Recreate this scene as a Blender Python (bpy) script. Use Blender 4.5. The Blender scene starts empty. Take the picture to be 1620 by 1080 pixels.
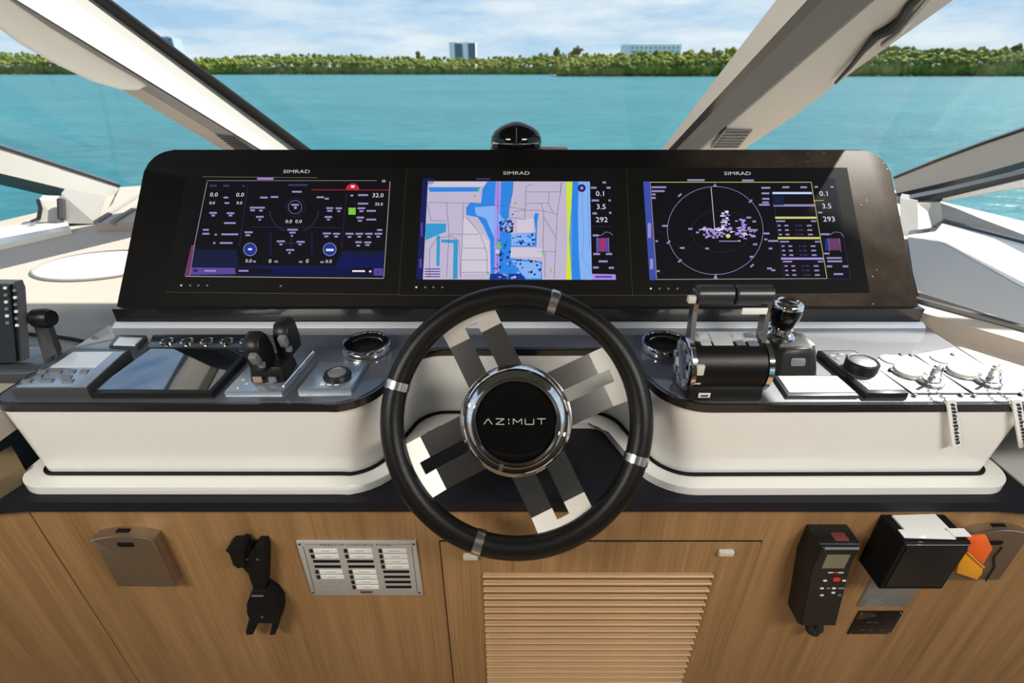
import bpy, bmesh, math, random
from mathutils import Matrix, Vector
random.seed(7)
R = math.radians
SC = bpy.context.scene
COL = SC.collection

# ------------------------------------------------------------------ camera
CAMZ, PITCH, F = 1.40, R(28.56), 790.0
cam_d = bpy.data.cameras.new('camera')
cam = bpy.data.objects.new('camera', cam_d)
COL.objects.link(cam)
cam.location = (0, 0, CAMZ)
cam.rotation_euler = (R(90) - PITCH, 0, 0)
cam_d.sensor_width = 36.0
cam_d.lens = F / 1620 * 36
cam_d.clip_start, cam_d.clip_end = 0.02, 20000
cam_d.dof.use_dof = True
cam_d.dof.focus_distance = 0.95
cam_d.dof.aperture_fstop = 4.8
SC.camera = cam

# ------------------------------------------------------------------ light
SC.view_settings.view_transform = 'Standard'
SC.view_settings.look = 'None'
SC.view_settings.exposure = 0.0
SC.view_settings.gamma = 1.0
SC.view_settings.use_curve_mapping = False

SUN_DIR = Vector((0.61, 0.35, 0.71)).normalized()
sun_d = bpy.data.lights.new('sun', 'SUN')
sun_d.energy = 10.0
sun_d.angle = R(0.6)
sun_d.color = (1.0, 0.95, 0.87)
sun = bpy.data.objects.new('sun', sun_d)
sun.rotation_euler = SUN_DIR.to_track_quat('Z', 'Y').to_euler()
sun.location = (6, 4, 8)
COL.objects.link(sun)

def area_lamp(name, loc, size, power, color, target):
    d = bpy.data.lights.new(name, 'AREA')
    d.shape = 'RECTANGLE'; d.size, d.size_y = size
    d.energy = power; d.color = color
    o = bpy.data.objects.new(name, d)
    o.location = loc
    o.rotation_euler = (Vector(target) - Vector(loc)).to_track_quat('-Z', 'Y').to_euler()
    COL.objects.link(o)
    return o
# unseen fill lamps at ceiling height, added to brighten the console front
for _x in (-0.95, 0.95):
    area_lamp('fill_lamp', (_x, -0.30, 1.93), (0.6, 0.4), 31, (1.0, 0.955, 0.87), (_x * .6, 0.45, 0.6))

def make_world():
    w = bpy.data.worlds.new('sky'); SC.world = w
    w.use_nodes = True
    nt = w.node_tree; N = nt.nodes; L = nt.links
    N.clear()
    out = N.new('ShaderNodeOutputWorld'); bg = N.new('ShaderNodeBackground')
    tc = N.new('ShaderNodeTexCoord'); sep = N.new('ShaderNodeSeparateXYZ')
    L.new(tc.outputs['Generated'], sep.inputs[0])
    ramp = N.new('ShaderNodeValToRGB')
    L.new(sep.outputs['Z'], ramp.inputs[0])
    e = ramp.color_ramp.elements
    e[0].position = 0.0; e[0].color = (0.50, 0.70, 0.89, 1)
    e[1].position = 0.7; e[1].color = (0.16, 0.35, 0.72, 1)
    m = e.new(0.10); m.color = (0.37, 0.61, 0.87, 1)
    # clouds seen edge-on towards the horizon: stretched with 1/z
    mp = N.new('ShaderNodeMapping'); mp.inputs['Scale'].default_value = (1.6, 1.6, 9.0)
    L.new(tc.outputs['Generated'], mp.inputs[0])
    nz = N.new('ShaderNodeTexNoise'); nz.inputs['Scale'].default_value = 2.6
    nz.inputs['Detail'].default_value = 9; nz.inputs['Roughness'].default_value = 0.62
    L.new(mp.outputs[0], nz.inputs['Vector'])
    cr = N.new('ShaderNodeValToRGB')
    cr.color_ramp.elements[0].position = 0.36; cr.color_ramp.elements[0].color = (0, 0, 0, 1)
    cr.color_ramp.elements[1].position = 0.62; cr.color_ramp.elements[1].color = (1, 1, 1, 1)
    L.new(nz.outputs['Fac'], cr.inputs[0])
    mix = N.new('ShaderNodeMix'); mix.data_type = 'RGBA'
    L.new(cr.outputs[0], mix.inputs['Factor'])
    L.new(ramp.outputs[0], mix.inputs['A'])
    mix.inputs['B'].default_value = (0.80, 0.89, 0.96, 1)
    L.new(mix.outputs['Result'], bg.inputs['Color'])
    bg.inputs['Strength'].default_value = 1.0
    L.new(bg.outputs[0], out.inputs[0])
make_world()

# ------------------------------------------------------------------ finding places: a photo point on a known real plane
CP, SP = math.cos(PITCH), math.sin(PITCH)
CAM = Vector((0, 0, CAMZ))
def ray(x, y):
    u, v = (x - 810) / F, (540 - y) / F
    return Vector((u, CP + v * SP, -SP + v * CP))
def on_z(x, y, z=0.95):
    d = ray(x, y); return CAM + d * ((z - CAMZ) / d.z)
def on_y(x, y, Y):
    d = ray(x, y); return CAM + d * (Y / d.y)
WOODY = 0.60
def wd(x, y, off=0.0):                       # local (x, y) on the wood front, off metres proud of it
    p = on_y(x, y, WOODY - off); return (p.x, p.z)
PAN_O = Vector((0.011, 0.900, 0.9746))
PTH = R(47.07)
PAN_M = Matrix.Translation(PAN_O) @ Matrix.Rotation(PTH, 4, 'X')
PAN_N = PAN_M.to_3x3() @ Vector((0, 0, 1))
PAN_I = PAN_M.inverted()
def pan(x, y, off=0.0):                      # local (x, y) on the instrument panel
    d = ray(x, y); o = PAN_O + PAN_N * off
    p = CAM + d * ((o - CAM).dot(PAN_N) / d.dot(PAN_N))
    q = PAN_I @ p; return (q.x, q.y)
WOOD_M = Matrix.Rotation(R(90), 4, 'X')      # local x right, y up, z out towards the helm

# ------------------------------------------------------------------ materials
MATS = {}
def lin(c):
    return tuple(((v / 255) / 12.92 if v / 255 <= 0.04045 else ((v / 255 + 0.055) / 1.055) ** 2.4) for v in c)
def mat(name, col, rough=0.5, metal=0.0, spec=0.5, coat=0.0, noise=None, bump=None, emit=None, trans=0.0):
    m = bpy.data.materials.new(name); m.use_nodes = True
    nt = m.node_tree; b = nt.nodes['Principled BSDF']
    b.inputs['Base Color'].default_value = (*col, 1)
    b.inputs['Roughness'].default_value = rough
    b.inputs['Metallic'].default_value = metal
    b.inputs['Specular IOR Level'].default_value = spec
    b.inputs['Coat Weight'].default_value = coat
    b.inputs['Coat Roughness'].default_value = 0.05
    if trans: b.inputs['Transmission Weight'].default_value = trans
    if emit:
        b.inputs['Emission Color'].default_value = (*emit[:3], 1)
        b.inputs['Emission Strength'].default_value = emit[3] if len(emit) > 3 else 1.0
    tc = None
    if noise or bump:
        tc = nt.nodes.new('ShaderNodeTexCoord')
    if noise:                                # (scale, amount) gentle mottling of the surface's own colour
        nz = nt.nodes.new('ShaderNodeTexNoise'); nz.inputs['Scale'].default_value = noise[0]
        nz.inputs['Detail'].default_value = 5
        nt.links.new(tc.outputs['Object'], nz.inputs['Vector'])
        mx = nt.nodes.new('ShaderNodeMix'); mx.data_type = 'RGBA'
        nt.links.new(nz.outputs['Fac'], mx.inputs['Factor'])
        a = noise[1]
        mx.inputs['A'].default_value = (*[c * (1 - a) for c in col], 1)
        mx.inputs['B'].default_value = (*[min(1, c * (1 + a)) for c in col], 1)
        nt.links.new(mx.outputs['Result'], b.inputs['Base Color'])
    if bump:                                 # (scale, strength, distance)
        nb = nt.nodes.new('ShaderNodeTexNoise'); nb.inputs['Scale'].default_value = bump[0]
        nb.inputs['Detail'].default_value = 3
        nt.links.new(tc.outputs['Object'], nb.inputs['Vector'])
        bp = nt.nodes.new('ShaderNodeBump'); bp.inputs['Strength'].default_value = bump[1]
        bp.inputs['Distance'].default_value = bump[2]
        nt.links.new(nb.outputs['Fac'], bp.inputs['Height'])
        nt.links.new(bp.outputs['Normal'], b.inputs['Normal'])
    MATS[name] = m
    return m
mat('white_gelcoat', (0.80, 0.785, 0.74), 0.28, coat=0.3, noise=(3, 0.02))
mat('cream_leather', (0.40, 0.35, 0.30), 0.62, noise=(40, 0.05), bump=(420, 0.25, 0.001))
mat('lamp_white', (0.70, 0.69, 0.64), 0.4, noise=(6, .02))
mat('cream_panel', (0.44, 0.41, 0.365), 0.45, noise=(6, 0.04))
mat('pale_gloss', (0.38, 0.375, 0.35), 0.14, coat=0.5, noise=(5, 0.05))
mat('tan_leather', (0.20, 0.145, 0.075), 0.6, noise=(40, .08))
mat('grip_dark', (0.022, 0.023, 0.026), 0.33, spec=.5, noise=(30, .1))
mat('coaming_pale', (0.46, 0.44, 0.41), 0.5, noise=(5, 0.04))
mat('letter_grey', (0.50, 0.49, 0.48), 0.4, noise=(40, .03))
mat('pillar_gloss', (0.20, 0.195, 0.185), 0.07, coat=1.0, noise=(5, 0.06))
mat('grey_fabric', (0.24, 0.23, 0.215), 0.85, noise=(30, 0.06), bump=(600, 0.3, 0.001))
mat('console_grey', (0.190, 0.194, 0.210), 0.60, metal=0.9, noise=(14, 0.05), coat=.8)
mat('lip_sheen', (0.66, 0.69, 0.74), 0.35, metal=0.25, noise=(30, .03))
mat('deck_silver', (0.52, 0.53, 0.54), 0.4, metal=0.2, noise=(30, .06))
mat('plate_grey', (0.165, 0.178, 0.200), 0.55, metal=0.85, noise=(20, 0.05), coat=.5)
mat('edge_black', (0.012, 0.012, 0.013), 0.22, coat=0.4, noise=(20, 0.1))
mat('shelf_black', (0.009, 0.0095, 0.014), 0.55, spec=0.25, noise=(50, 0.15), bump=(500, 0.2, 0.001))
mat('black_plastic', (0.010, 0.010, 0.010), 0.38, spec=0.3, noise=(30, 0.12))
mat('black_matte', (0.005, 0.005, 0.006), 0.6, spec=0.2, noise=(30, 0.15))
mat('black_glossy', (0.004, 0.004, 0.004), 0.07, spec=0.35, noise=(8, 0.2))
mat('black_leather', (0.007, 0.006, 0.005), 0.33, spec=0.24, noise=(60, 0.15), bump=(700, 0.3, 0.001))
mat('dark_grey', (0.045, 0.046, 0.05), 0.35, noise=(30, 0.1))
mat('mid_grey', (0.16, 0.165, 0.175), 0.4, noise=(20, 0.06))
mat('device_blue_grey', (0.40, 0.455, 0.53), 0.24, metal=0.7, noise=(20, 0.06))
mat('chrome', (0.80, 0.79, 0.77), 0.09, metal=1.0, noise=(12, 0.03))
mat('brushed_steel', (0.62, 0.60, 0.57), 0.26, metal=1.0, noise=(60, 0.06))
mat('steel_spoke', (0.42, 0.41, 0.40), 0.20, metal=1.0, noise=(40, 0.06))
mat('lit_steel', (0.66, 0.62, 0.56), 0.5, metal=0.6, noise=(60, 0.05))  # paler steel puts the light caught by the spoke tabs into colour
mat('bronze', (0.30, 0.225, 0.15), 0.36, metal=0.75, noise=(80, 0.06))
mat('aluminium', (0.50, 0.50, 0.48), 0.45, metal=0.3, noise=(90, 0.05))
mat('paper_white', (0.80, 0.79, 0.75), 0.7, noise=(40, 0.03))
mat('ink', (0.04, 0.04, 0.04), 0.7, noise=(40, 0.1))
mat('print_grey', (0.30, 0.30, 0.29), 0.7, noise=(40, 0.1))
mat('white_print', (0.72, 0.72, 0.72), 0.5, noise=(40, 0.03))
mat('red_plastic', (0.55, 0.03, 0.025), 0.35, noise=(40, 0.1))
mat('orange_plastic', (0.85, 0.13, 0.02), 0.4, noise=(60, 0.1))
mat('amber_plastic', (0.78, 0.33, 0.02), 0.3, noise=(60, 0.1))
mat('lcd_olive', (0.16, 0.15, 0.10), 0.25, noise=(10, 0.1))
mat('pale_cap', (0.45, 0.445, 0.42), 0.4, noise=(20, 0.04))
mat('rubber', (0.008, 0.008, 0.008), 0.7, noise=(30, 0.1))
mat('tag_grey', (0.62, 0.58, 0.50), 0.4, noise=(40, 0.08))
mat('teak', (0.20, 0.13, 0.075), 0.55, noise=(25, 0.15))
mat('headliner', (0.10, 0.092, 0.082), 0.9, noise=(5, 0.03))
mat('cabin_taupe', (0.20, 0.165, 0.13), 0.7, noise=(3, 0.08))
mat('roof_white', (0.74, 0.72, 0.68), 0.5, noise=(5, 0.03))
mat('tower_white', (0.80, 0.80, 0.78), 0.6, noise=(0.05, 0.05))
mat('screen_glass', (0.007, 0.0068, 0.006), 0.50, spec=0.09, noise=(12, .3))
mat('tower_glass', (0.07, 0.10, 0.17), 0.5, spec=0.2, noise=(0.05, 0.1))
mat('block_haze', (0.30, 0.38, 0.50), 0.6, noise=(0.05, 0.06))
mat('bark', (0.10, 0.075, 0.05), 0.9, noise=(3, 0.2))
mat('sand', (0.36, 0.33, 0.26), 0.9, noise=(0.3, 0.15))

mat('gold_line', (0.20, 0.17, 0.12), 0.3, metal=0.6, noise=(20, .05))
mat('pale_screen', (0.62, 0.66, 0.70), 0.2, noise=(10, .03), coat=.4)
mat('mirror_screen', (0.30, 0.30, 0.32), 0.03, metal=1.0, noise=(4, .03))
mat('orange_dim', (.35, .22, .14), .5, noise=(40, .1))
mat('tag_navy', (.02, .025, .06), .6, noise=(60, .1))
mat('red_dark', (.16, .03, .025), .5, noise=(60, .1))

def wood_mat(name, k=1.0, horizontal=False, tint=(1, 1, 1)):
    m = bpy.data.materials.new(name); m.use_nodes = True
    nt = m.node_tree; b = nt.nodes['Principled BSDF']; N = nt.nodes; L = nt.links
    tc = N.new('ShaderNodeTexCoord')
    def noise(scale, sc3, det):
        mp = N.new('ShaderNodeMapping'); mp.inputs['Scale'].default_value = sc3
        L.new(tc.outputs['Object'], mp.inputs[0])
        n = N.new('ShaderNodeTexNoise'); n.inputs['Scale'].default_value = scale
        n.inputs['Detail'].default_value = det; n.inputs['Roughness'].default_value = 0.6
        L.new(mp.outputs[0], n.inputs['Vector']); return n
    s1, s2 = ((0.06, 1, 1), (0.02, 1, 1)) if horizontal else ((1, 0.03, 1), (1, 0.012, 1))
    n1 = noise(26, s1, 5); n2 = noise(330, s2, 3)
    mx = N.new('ShaderNodeMix'); mx.data_type = 'FLOAT'; mx.inputs['Factor'].default_value = 0.42
    L.new(n1.outputs['Fac'], mx.inputs['A']); L.new(n2.outputs['Fac'], mx.inputs['B'])
    r = N.new('ShaderNodeValToRGB'); e = r.color_ramp.elements
    e[0].position = 0.36; e[0].color = (0.225 * k * tint[0], 0.120 * k * tint[1], 0.044 * k * tint[2], 1)
    e[1].position = 0.66; e[1].color = (0.400 * k * tint[0], 0.232 * k * tint[1], 0.098 * k * tint[2], 1)
    L.new(mx.outputs['Result'], r.inputs[0]); L.new(r.outputs[0], b.inputs['Base Color'])
    b.inputs['Roughness'].default_value = 0.42
    bp = N.new('ShaderNodeBump'); bp.inputs['Strength'].default_value = 0.12; bp.inputs['Distance'].default_value = 0.001
    L.new(n2.outputs['Fac'], bp.inputs['Height']); L.new(bp.outputs['Normal'], b.inputs['Normal'])
    MATS[name] = m
wood_mat('oak'); wood_mat('oak_lit', 1.75, True, (1, 1.12, 1.45)); wood_mat('oak_shaded', 0.40)  # slats paler, louvre gaps darker: light and shade put into the oak colours

def panel_mat():                             # black panel; dust and salt specks strengthened to starboard to paint in sunlight
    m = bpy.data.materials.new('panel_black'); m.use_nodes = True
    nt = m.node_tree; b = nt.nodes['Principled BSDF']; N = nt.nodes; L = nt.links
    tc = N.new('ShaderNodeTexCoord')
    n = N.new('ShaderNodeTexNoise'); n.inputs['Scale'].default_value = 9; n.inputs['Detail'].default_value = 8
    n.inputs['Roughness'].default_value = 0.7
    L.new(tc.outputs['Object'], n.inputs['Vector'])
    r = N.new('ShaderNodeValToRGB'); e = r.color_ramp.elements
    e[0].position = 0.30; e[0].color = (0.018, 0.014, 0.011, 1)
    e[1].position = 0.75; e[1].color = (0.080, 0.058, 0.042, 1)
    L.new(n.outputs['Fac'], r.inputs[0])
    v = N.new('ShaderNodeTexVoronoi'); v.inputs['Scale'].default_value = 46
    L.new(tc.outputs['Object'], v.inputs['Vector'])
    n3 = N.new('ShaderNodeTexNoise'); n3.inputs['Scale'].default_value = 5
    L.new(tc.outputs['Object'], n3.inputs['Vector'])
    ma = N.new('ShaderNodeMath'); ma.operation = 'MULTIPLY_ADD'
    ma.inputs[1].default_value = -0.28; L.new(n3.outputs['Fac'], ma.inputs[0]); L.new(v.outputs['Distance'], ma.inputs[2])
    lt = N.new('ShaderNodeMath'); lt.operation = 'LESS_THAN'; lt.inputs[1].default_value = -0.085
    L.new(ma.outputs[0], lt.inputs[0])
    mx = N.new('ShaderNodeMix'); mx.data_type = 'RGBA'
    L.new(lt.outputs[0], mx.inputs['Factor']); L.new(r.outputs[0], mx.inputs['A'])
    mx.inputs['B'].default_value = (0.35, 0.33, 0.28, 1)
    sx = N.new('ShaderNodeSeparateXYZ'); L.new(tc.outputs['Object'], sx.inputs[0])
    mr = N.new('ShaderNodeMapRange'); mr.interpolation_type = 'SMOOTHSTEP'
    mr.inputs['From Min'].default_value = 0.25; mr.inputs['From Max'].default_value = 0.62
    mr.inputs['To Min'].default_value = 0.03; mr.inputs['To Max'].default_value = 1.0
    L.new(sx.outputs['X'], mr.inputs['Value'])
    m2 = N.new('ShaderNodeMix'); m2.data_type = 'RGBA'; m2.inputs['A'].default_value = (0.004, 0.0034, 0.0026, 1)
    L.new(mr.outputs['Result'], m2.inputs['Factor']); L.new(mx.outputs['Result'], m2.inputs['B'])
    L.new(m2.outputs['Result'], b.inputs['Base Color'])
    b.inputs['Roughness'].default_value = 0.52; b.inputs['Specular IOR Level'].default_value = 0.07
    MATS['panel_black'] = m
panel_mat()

def glass_mat():
    m = bpy.data.materials.new('window_glass'); m.use_nodes = True
    nt = m.node_tree; N = nt.nodes; L = nt.links; N.clear()
    out = N.new('ShaderNodeOutputMaterial'); t = N.new('ShaderNodeBsdfTransparent'); g = N.new('ShaderNodeBsdfGlossy')
    t.inputs['Color'].default_value = (0.97, 0.985, 0.98, 1)
    g.inputs['Roughness'].default_value = 0.0
    fc = N.new('ShaderNodeLayerWeight'); fc.inputs['Blend'].default_value = 0.5
    lw = N.new('ShaderNodeMath'); lw.operation = 'POWER'; lw.inputs[1].default_value = 4.0   # clear pane: reflects only near grazing
    L.new(fc.outputs['Facing'], lw.inputs[0])
    l2 = N.new('ShaderNodeMath'); l2.operation = 'MULTIPLY_ADD'; l2.inputs[1].default_value = 0.16; l2.inputs[2].default_value = 0.012
    L.new(lw.outputs[0], l2.inputs[0]); lw = l2
    mx = N.new('ShaderNodeMixShader')
    L.new(lw.outputs[0], mx.inputs['Fac']); L.new(t.outputs[0], mx.inputs[1]); L.new(g.outputs[0], mx.inputs[2])
    L.new(mx.outputs[0], out.inputs[0])
    MATS['window_glass'] = m
    m2 = bpy.data.materials.new('clear_acrylic'); m2.use_nodes = True
    nt = m2.node_tree; N = nt.nodes; L = nt.links; N.clear()
    out = N.new('ShaderNodeOutputMaterial'); t = N.new('ShaderNodeBsdfTransparent'); g = N.new('ShaderNodeBsdfPrincipled')
    t.inputs['Color'].default_value = (0.80, 0.83, 0.82, 1)
    g.inputs['Base Color'].default_value = (0.35, 0.36, 0.34, 1); g.inputs['Roughness'].default_value = 0.15
    mx = N.new('ShaderNodeMixShader'); mx.inputs['Fac'].default_value = 0.35
    L.new(t.outputs[0], mx.inputs[1]); L.new(g.outputs[0], mx.inputs[2]); L.new(mx.outputs[0], out.inputs[0])
    MATS['clear_acrylic'] = m2
glass_mat()

def water_mat():
    m = bpy.data.materials.new('sea'); m.use_nodes = True
    nt = m.node_tree; b = nt.nodes['Principled BSDF']; N = nt.nodes; L = nt.links
    tc = N.new('ShaderNodeTexCoord')
    def noise(scale, sc3, det):
        mp = N.new('ShaderNodeMapping'); mp.inputs['Scale'].default_value = sc3
        L.new(tc.outputs['Object'], mp.inputs[0])
        n = N.new('ShaderNodeTexNoise'); n.inputs['Scale'].default_value = scale
        n.inputs['Detail'].default_value = det; n.inputs['Roughness'].default_value = 0.6
        L.new(mp.outputs[0], n.inputs['Vector']); return n
    n1 = noise(0.05, (0.5, 1, 1), 4); n2 = noise(0.9, (0.55, 1, 1), 5)
    mx = N.new('ShaderNodeMix'); mx.data_type = 'FLOAT'; mx.inputs['Factor'].default_value = 0.55
    L.new(n1.outputs['Fac'], mx.inputs['A']); L.new(n2.outputs['Fac'], mx.inputs['B'])
    r = N.new('ShaderNodeValToRGB'); e = r.color_ramp.elements
    e[0].position = 0.36; e[0].color = (0.003, 0.088, 0.114, 1)
    e[1].position = 0.66; e[1].color = (0.014, 0.165, 0.182, 1)
    L.new(mx.outputs['Result'], r.inputs[0]); L.new(r.outputs[0], b.inputs['Base Color'])
    b.inputs['Roughness'].default_value = 0.35; b.inputs['Specular IOR Level'].default_value = 0.12
    bp = N.new('ShaderNodeBump'); bp.inputs['Strength'].default_value = 0.8; bp.inputs['Distance'].default_value = 0.25
    L.new(n2.outputs['Fac'], bp.inputs['Height']); L.new(bp.outputs['Normal'], b.inputs['Normal'])
    MATS['sea'] = m
water_mat()

def leaf_mat(name, c0, c1, scale=0.22):
    m = bpy.data.materials.new(name); m.use_nodes = True
    nt = m.node_tree; b = nt.nodes['Principled BSDF']; N = nt.nodes; L = nt.links
    tc = N.new('ShaderNodeTexCoord'); n = N.new('ShaderNodeTexNoise'); n.inputs['Scale'].default_value = scale
    n.inputs['Detail'].default_value = 6; n.inputs['Roughness'].default_value = 0.7
    L.new(tc.outputs['Object'], n.inputs['Vector'])
    r = N.new('ShaderNodeValToRGB'); e = r.color_ramp.elements
    e[0].position = 0.36; e[0].color = (*c0, 1); e[1].position = 0.64; e[1].color = (*c1, 1)
    L.new(n.outputs['Fac'], r.inputs[0]); L.new(r.outputs[0], b.inputs['Base Color'])
    b.inputs['Roughness'].default_value = 0.8; b.inputs['Specular IOR Level'].default_value = 0.1
    MATS[name] = m
leaf_mat('mangrove_leaf', (0.050, 0.092, 0.014), (0.215, 0.240, 0.040), 0.16)
leaf_mat('dark_leaf', (0.03, 0.055, 0.016), (0.09, 0.12, 0.035))
leaf_mat('brown_leaf', (0.07, 0.075, 0.025), (0.18, 0.15, 0.055))

def glow(name, c, s=1.0):
    m = bpy.data.materials.new(name); m.use_nodes = True
    nt = m.node_tree; b = nt.nodes['Principled BSDF']
    b.inputs['Base Color'].default_value = (0.006, 0.006, 0.006, 1)
    b.inputs['Roughness'].default_value = 0.45; b.inputs['Specular IOR Level'].default_value = 0.05
    b.inputs['Emission Color'].default_value = (*lin(c), 1); b.inputs['Emission Strength'].default_value = s
    MATS[name] = m
for nm, c in dict(g_black=(7, 6, 14), g_navy=(18, 26, 84), g_deep=(14, 22, 58), g_lilac=(150, 130, 208), g_purple=(88, 68, 150),
                  g_white=(226, 222, 240), g_text=(150, 138, 190), g_dim=(62, 52, 104), g_line=(176, 160, 160), g_land=(190, 180, 206),
                  g_land2=(206, 198, 214), g_road=(96, 88, 112), g_blue=(44, 132, 226), g_sky=(132, 176, 240), g_deepblue=(22, 50, 140),
                  g_teal=(52, 150, 204), g_lime=(204, 226, 50), g_red=(196, 34, 56), g_green=(120, 196, 70), g_yellow=(206, 204, 120),
                  g_bar=(58, 76, 168), g_magenta=(166, 140, 226), g_gold=(150, 128, 110), g_ice=(190, 214, 250), g_maroon=(104, 56, 96)).items():
    glow(nm, c)

# ------------------------------------------------------------------ mesh building
class G:
    def __init__(s):
        s.v, s.f, s.m, s.mats = [], [], [], []
    def mi(s, m):
        if m not in s.mats: s.mats.append(m)
        return s.mats.index(m)
    def add(s, verts, faces, m, M=None):
        o = len(s.v); k = s.mi(m)
        for p in verts:
            p = Vector(p)
            s.v.append(tuple(M @ p) if M is not None else tuple(p))
        for f in faces:
            s.f.append(tuple(o + i for i in f)); s.m.append(k)
    def from_bm(s, bm, m, M=None):
        bm.verts.index_update()
        s.add([v.co.copy() for v in bm.verts], [[v.index for v in f.verts] for f in bm.faces], m, M); bm.free()
    def box(s, c, d, m, bev=0.0, seg=2, M=None, taper=None):
        bm = bmesh.new(); bmesh.ops.create_cube(bm, size=1)
        for v in bm.verts:
            k = taper if (taper and v.co.z > 0) else (1, 1)
            v.co = Vector((c[0] + v.co.x * d[0] * k[0], c[1] + v.co.y * d[1] * k[1], c[2] + v.co.z * d[2]))
        if bev:
            bmesh.ops.bevel(bm, geom=bm.edges[:], offset=min(bev, min(d) * 0.49), segments=seg, affect='EDGES', profile=0.5)
        s.from_bm(bm, m, M)
    def prism(s, poly, z0, z1, m, bev=0.0, seg=2, M=None, top=None):
        n = len(poly); a = sum(poly[i][0] * poly[(i + 1) % n][1] - poly[(i + 1) % n][0] * poly[i][1] for i in range(n))
        if a < 0: poly = poly[::-1]; top = top[::-1] if top else None
        bm = bmesh.new()
        lo = [bm.verts.new((p[0], p[1], z0)) for p in poly]
        hi = [bm.verts.new((p[0], p[1], z1)) for p in (top or poly)]
        bm.faces.new(lo[::-1]); ft = bm.faces.new(hi)
        for i in range(n):
            bm.faces.new((lo[i], lo[(i + 1) % n], hi[(i + 1) % n], hi[i]))
        if bev:
            bmesh.ops.bevel(bm, geom=list(ft.edges), offset=bev, segments=seg, affect='EDGES', profile=0.5)
        s.from_bm(bm, m, M)
    def face(s, pts, m, M=None):
        s.add(pts, [range(len(pts))], m, M)
    def flat(s, pts, z, m, M=None):
        n = len(pts); a = sum(pts[i][0] * pts[(i + 1) % n][1] - pts[(i + 1) % n][0] * pts[i][1] for i in range(n))
        if a < 0: pts = pts[::-1]
        s.add([(p[0], p[1], z) for p in pts], [range(n)], m, M)
    def line(s, a, b, w, z, m, M=None):
        a, b = Vector(a[:2]), Vector(b[:2]); d = b - a
        if d.length < 1e-9: return
        n = Vector((-d.y, d.x)).normalized() * w / 2
        s.flat([a + n, a - n, b - n, b + n], z, m, M)
    def tube(s, pts, r, m, n=10, closed=False, M=None, caps=True):
        pts = [Vector(p) for p in pts]; k = len(pts)
        rs = r if isinstance(r, (list, tuple)) else [r] * k
        T = []
        for i in range(k):
            a = pts[(i - 1) % k] if (closed or i > 0) else pts[i]
            b = pts[(i + 1) % k] if (closed or i < k - 1) else pts[i]
            T.append((b - a).normalized())
        up = Vector((0, 0, 1)) if abs(T[0].z) < 0.9 else Vector((1, 0, 0))
        nrm = (up - T[0] * up.dot(T[0])).normalized()
        verts, faces = [], []
        for i in range(k):
            nrm = (nrm - T[i] * nrm.dot(T[i])).normalized(); bi = T[i].cross(nrm)
            for j in range(n):
                a = 2 * math.pi * j / n
                verts.append(pts[i] + (nrm * math.cos(a) + bi * math.sin(a)) * rs[i])
        for i in range(k if closed else k - 1):
            for j in range(n):
                A = i * n + j; B = i * n + (j + 1) % n; i2 = (i + 1) % k
                faces.append((A, B, i2 * n + (j + 1) % n, i2 * n + j))
        if caps and not closed:
            faces.append(tuple(range(n))[::-1]); faces.append(tuple((k - 1) * n + j for j in range(n)))
        s.add(verts, faces, m, M)
    def lathe(s, prof, m, n=32, M=None, sx=1.0, sy=1.0):
        verts, faces, rows = [], [], []
        for (r, z) in prof:
            if r < 1e-7:
                rows.append([len(verts)]); verts.append((0, 0, z))
            else:
                rows.append([len(verts) + j for j in range(n)])
                verts += [(r * math.cos(2 * math.pi * j / n) * sx, r * math.sin(2 * math.pi * j / n) * sy, z) for j in range(n)]
        for a, b in zip(rows, rows[1:]):
            for j in range(n):
                q = [a[j % len(a)], a[(j + 1) % len(a)], b[(j + 1) % len(b)], b[j % len(b)]]
                q = [x for i, x in enumerate(q) if x not in q[:i]]
                if len(q) > 2: faces.append(q)
        s.add(verts, faces, m, M)
    def loft(s, rings, m, M=None, caps=True, close=True):
        n = len(rings[0]); verts = [p for r in rings for p in r]; faces = []
        for i in range(len(rings) - 1):
            for j in range(n if close else n - 1):
                faces.append((i * n + j, i * n + (j + 1) % n, (i + 1) * n + (j + 1) % n, (i + 1) * n + j))
        if caps and close:
            faces.append(tuple(range(n))[::-1]); faces.append(tuple((len(rings) - 1) * n + j for j in range(n)))
        s.add(verts, faces, m, M)
    def text(s, txt, at, size, z, m, M=None, sx=1.0, align='CENTER', shear=0.0, rot=0.0):
        cu = bpy.data.curves.new('t', 'FONT'); cu.body = txt; cu.size = 1.0
        cu.align_x = align; cu.align_y = 'CENTER'; cu.resolution_u = 2; cu.shear = shear
        ob = bpy.data.objects.new('t', cu); me = bpy.data.meshes.new_from_object(ob)
        T = Matrix.Translation((at[0], at[1], z)) @ Matrix.Rotation(rot, 4, 'Z') @ Matrix.Diagonal((size * sx, size, 1, 1))
        s.add([tuple(T @ v.co) for v in me.vertices], [tuple(p.vertices) for p in me.polygons], m, M)
        bpy.data.objects.remove(ob); bpy.data.curves.remove(cu); bpy.data.meshes.remove(me)
    def build(s, name, parent=None, smooth=True, angle=32, world=None):
        me = bpy.data.meshes.new(name); me.from_pydata(s.v, [], s.f)
        for m in s.mats: me.materials.append(MATS[m])
        me.polygons.foreach_set('material_index', s.m)
        bm = bmesh.new(); bm.from_mesh(me)
        bmesh.ops.recalc_face_normals(bm, faces=[f for f in bm.faces]) if smooth != 'keep' else None
        bm.to_mesh(me); bm.free()
        if smooth is True:
            me.shade_smooth(); me.set_sharp_from_angle(angle=R(angle))
        me.update()
        o = bpy.data.objects.new(name, me); COL.objects.link(o)
        if parent: o.parent = parent
        if world is not None: o.matrix_world = world
        return o

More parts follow.
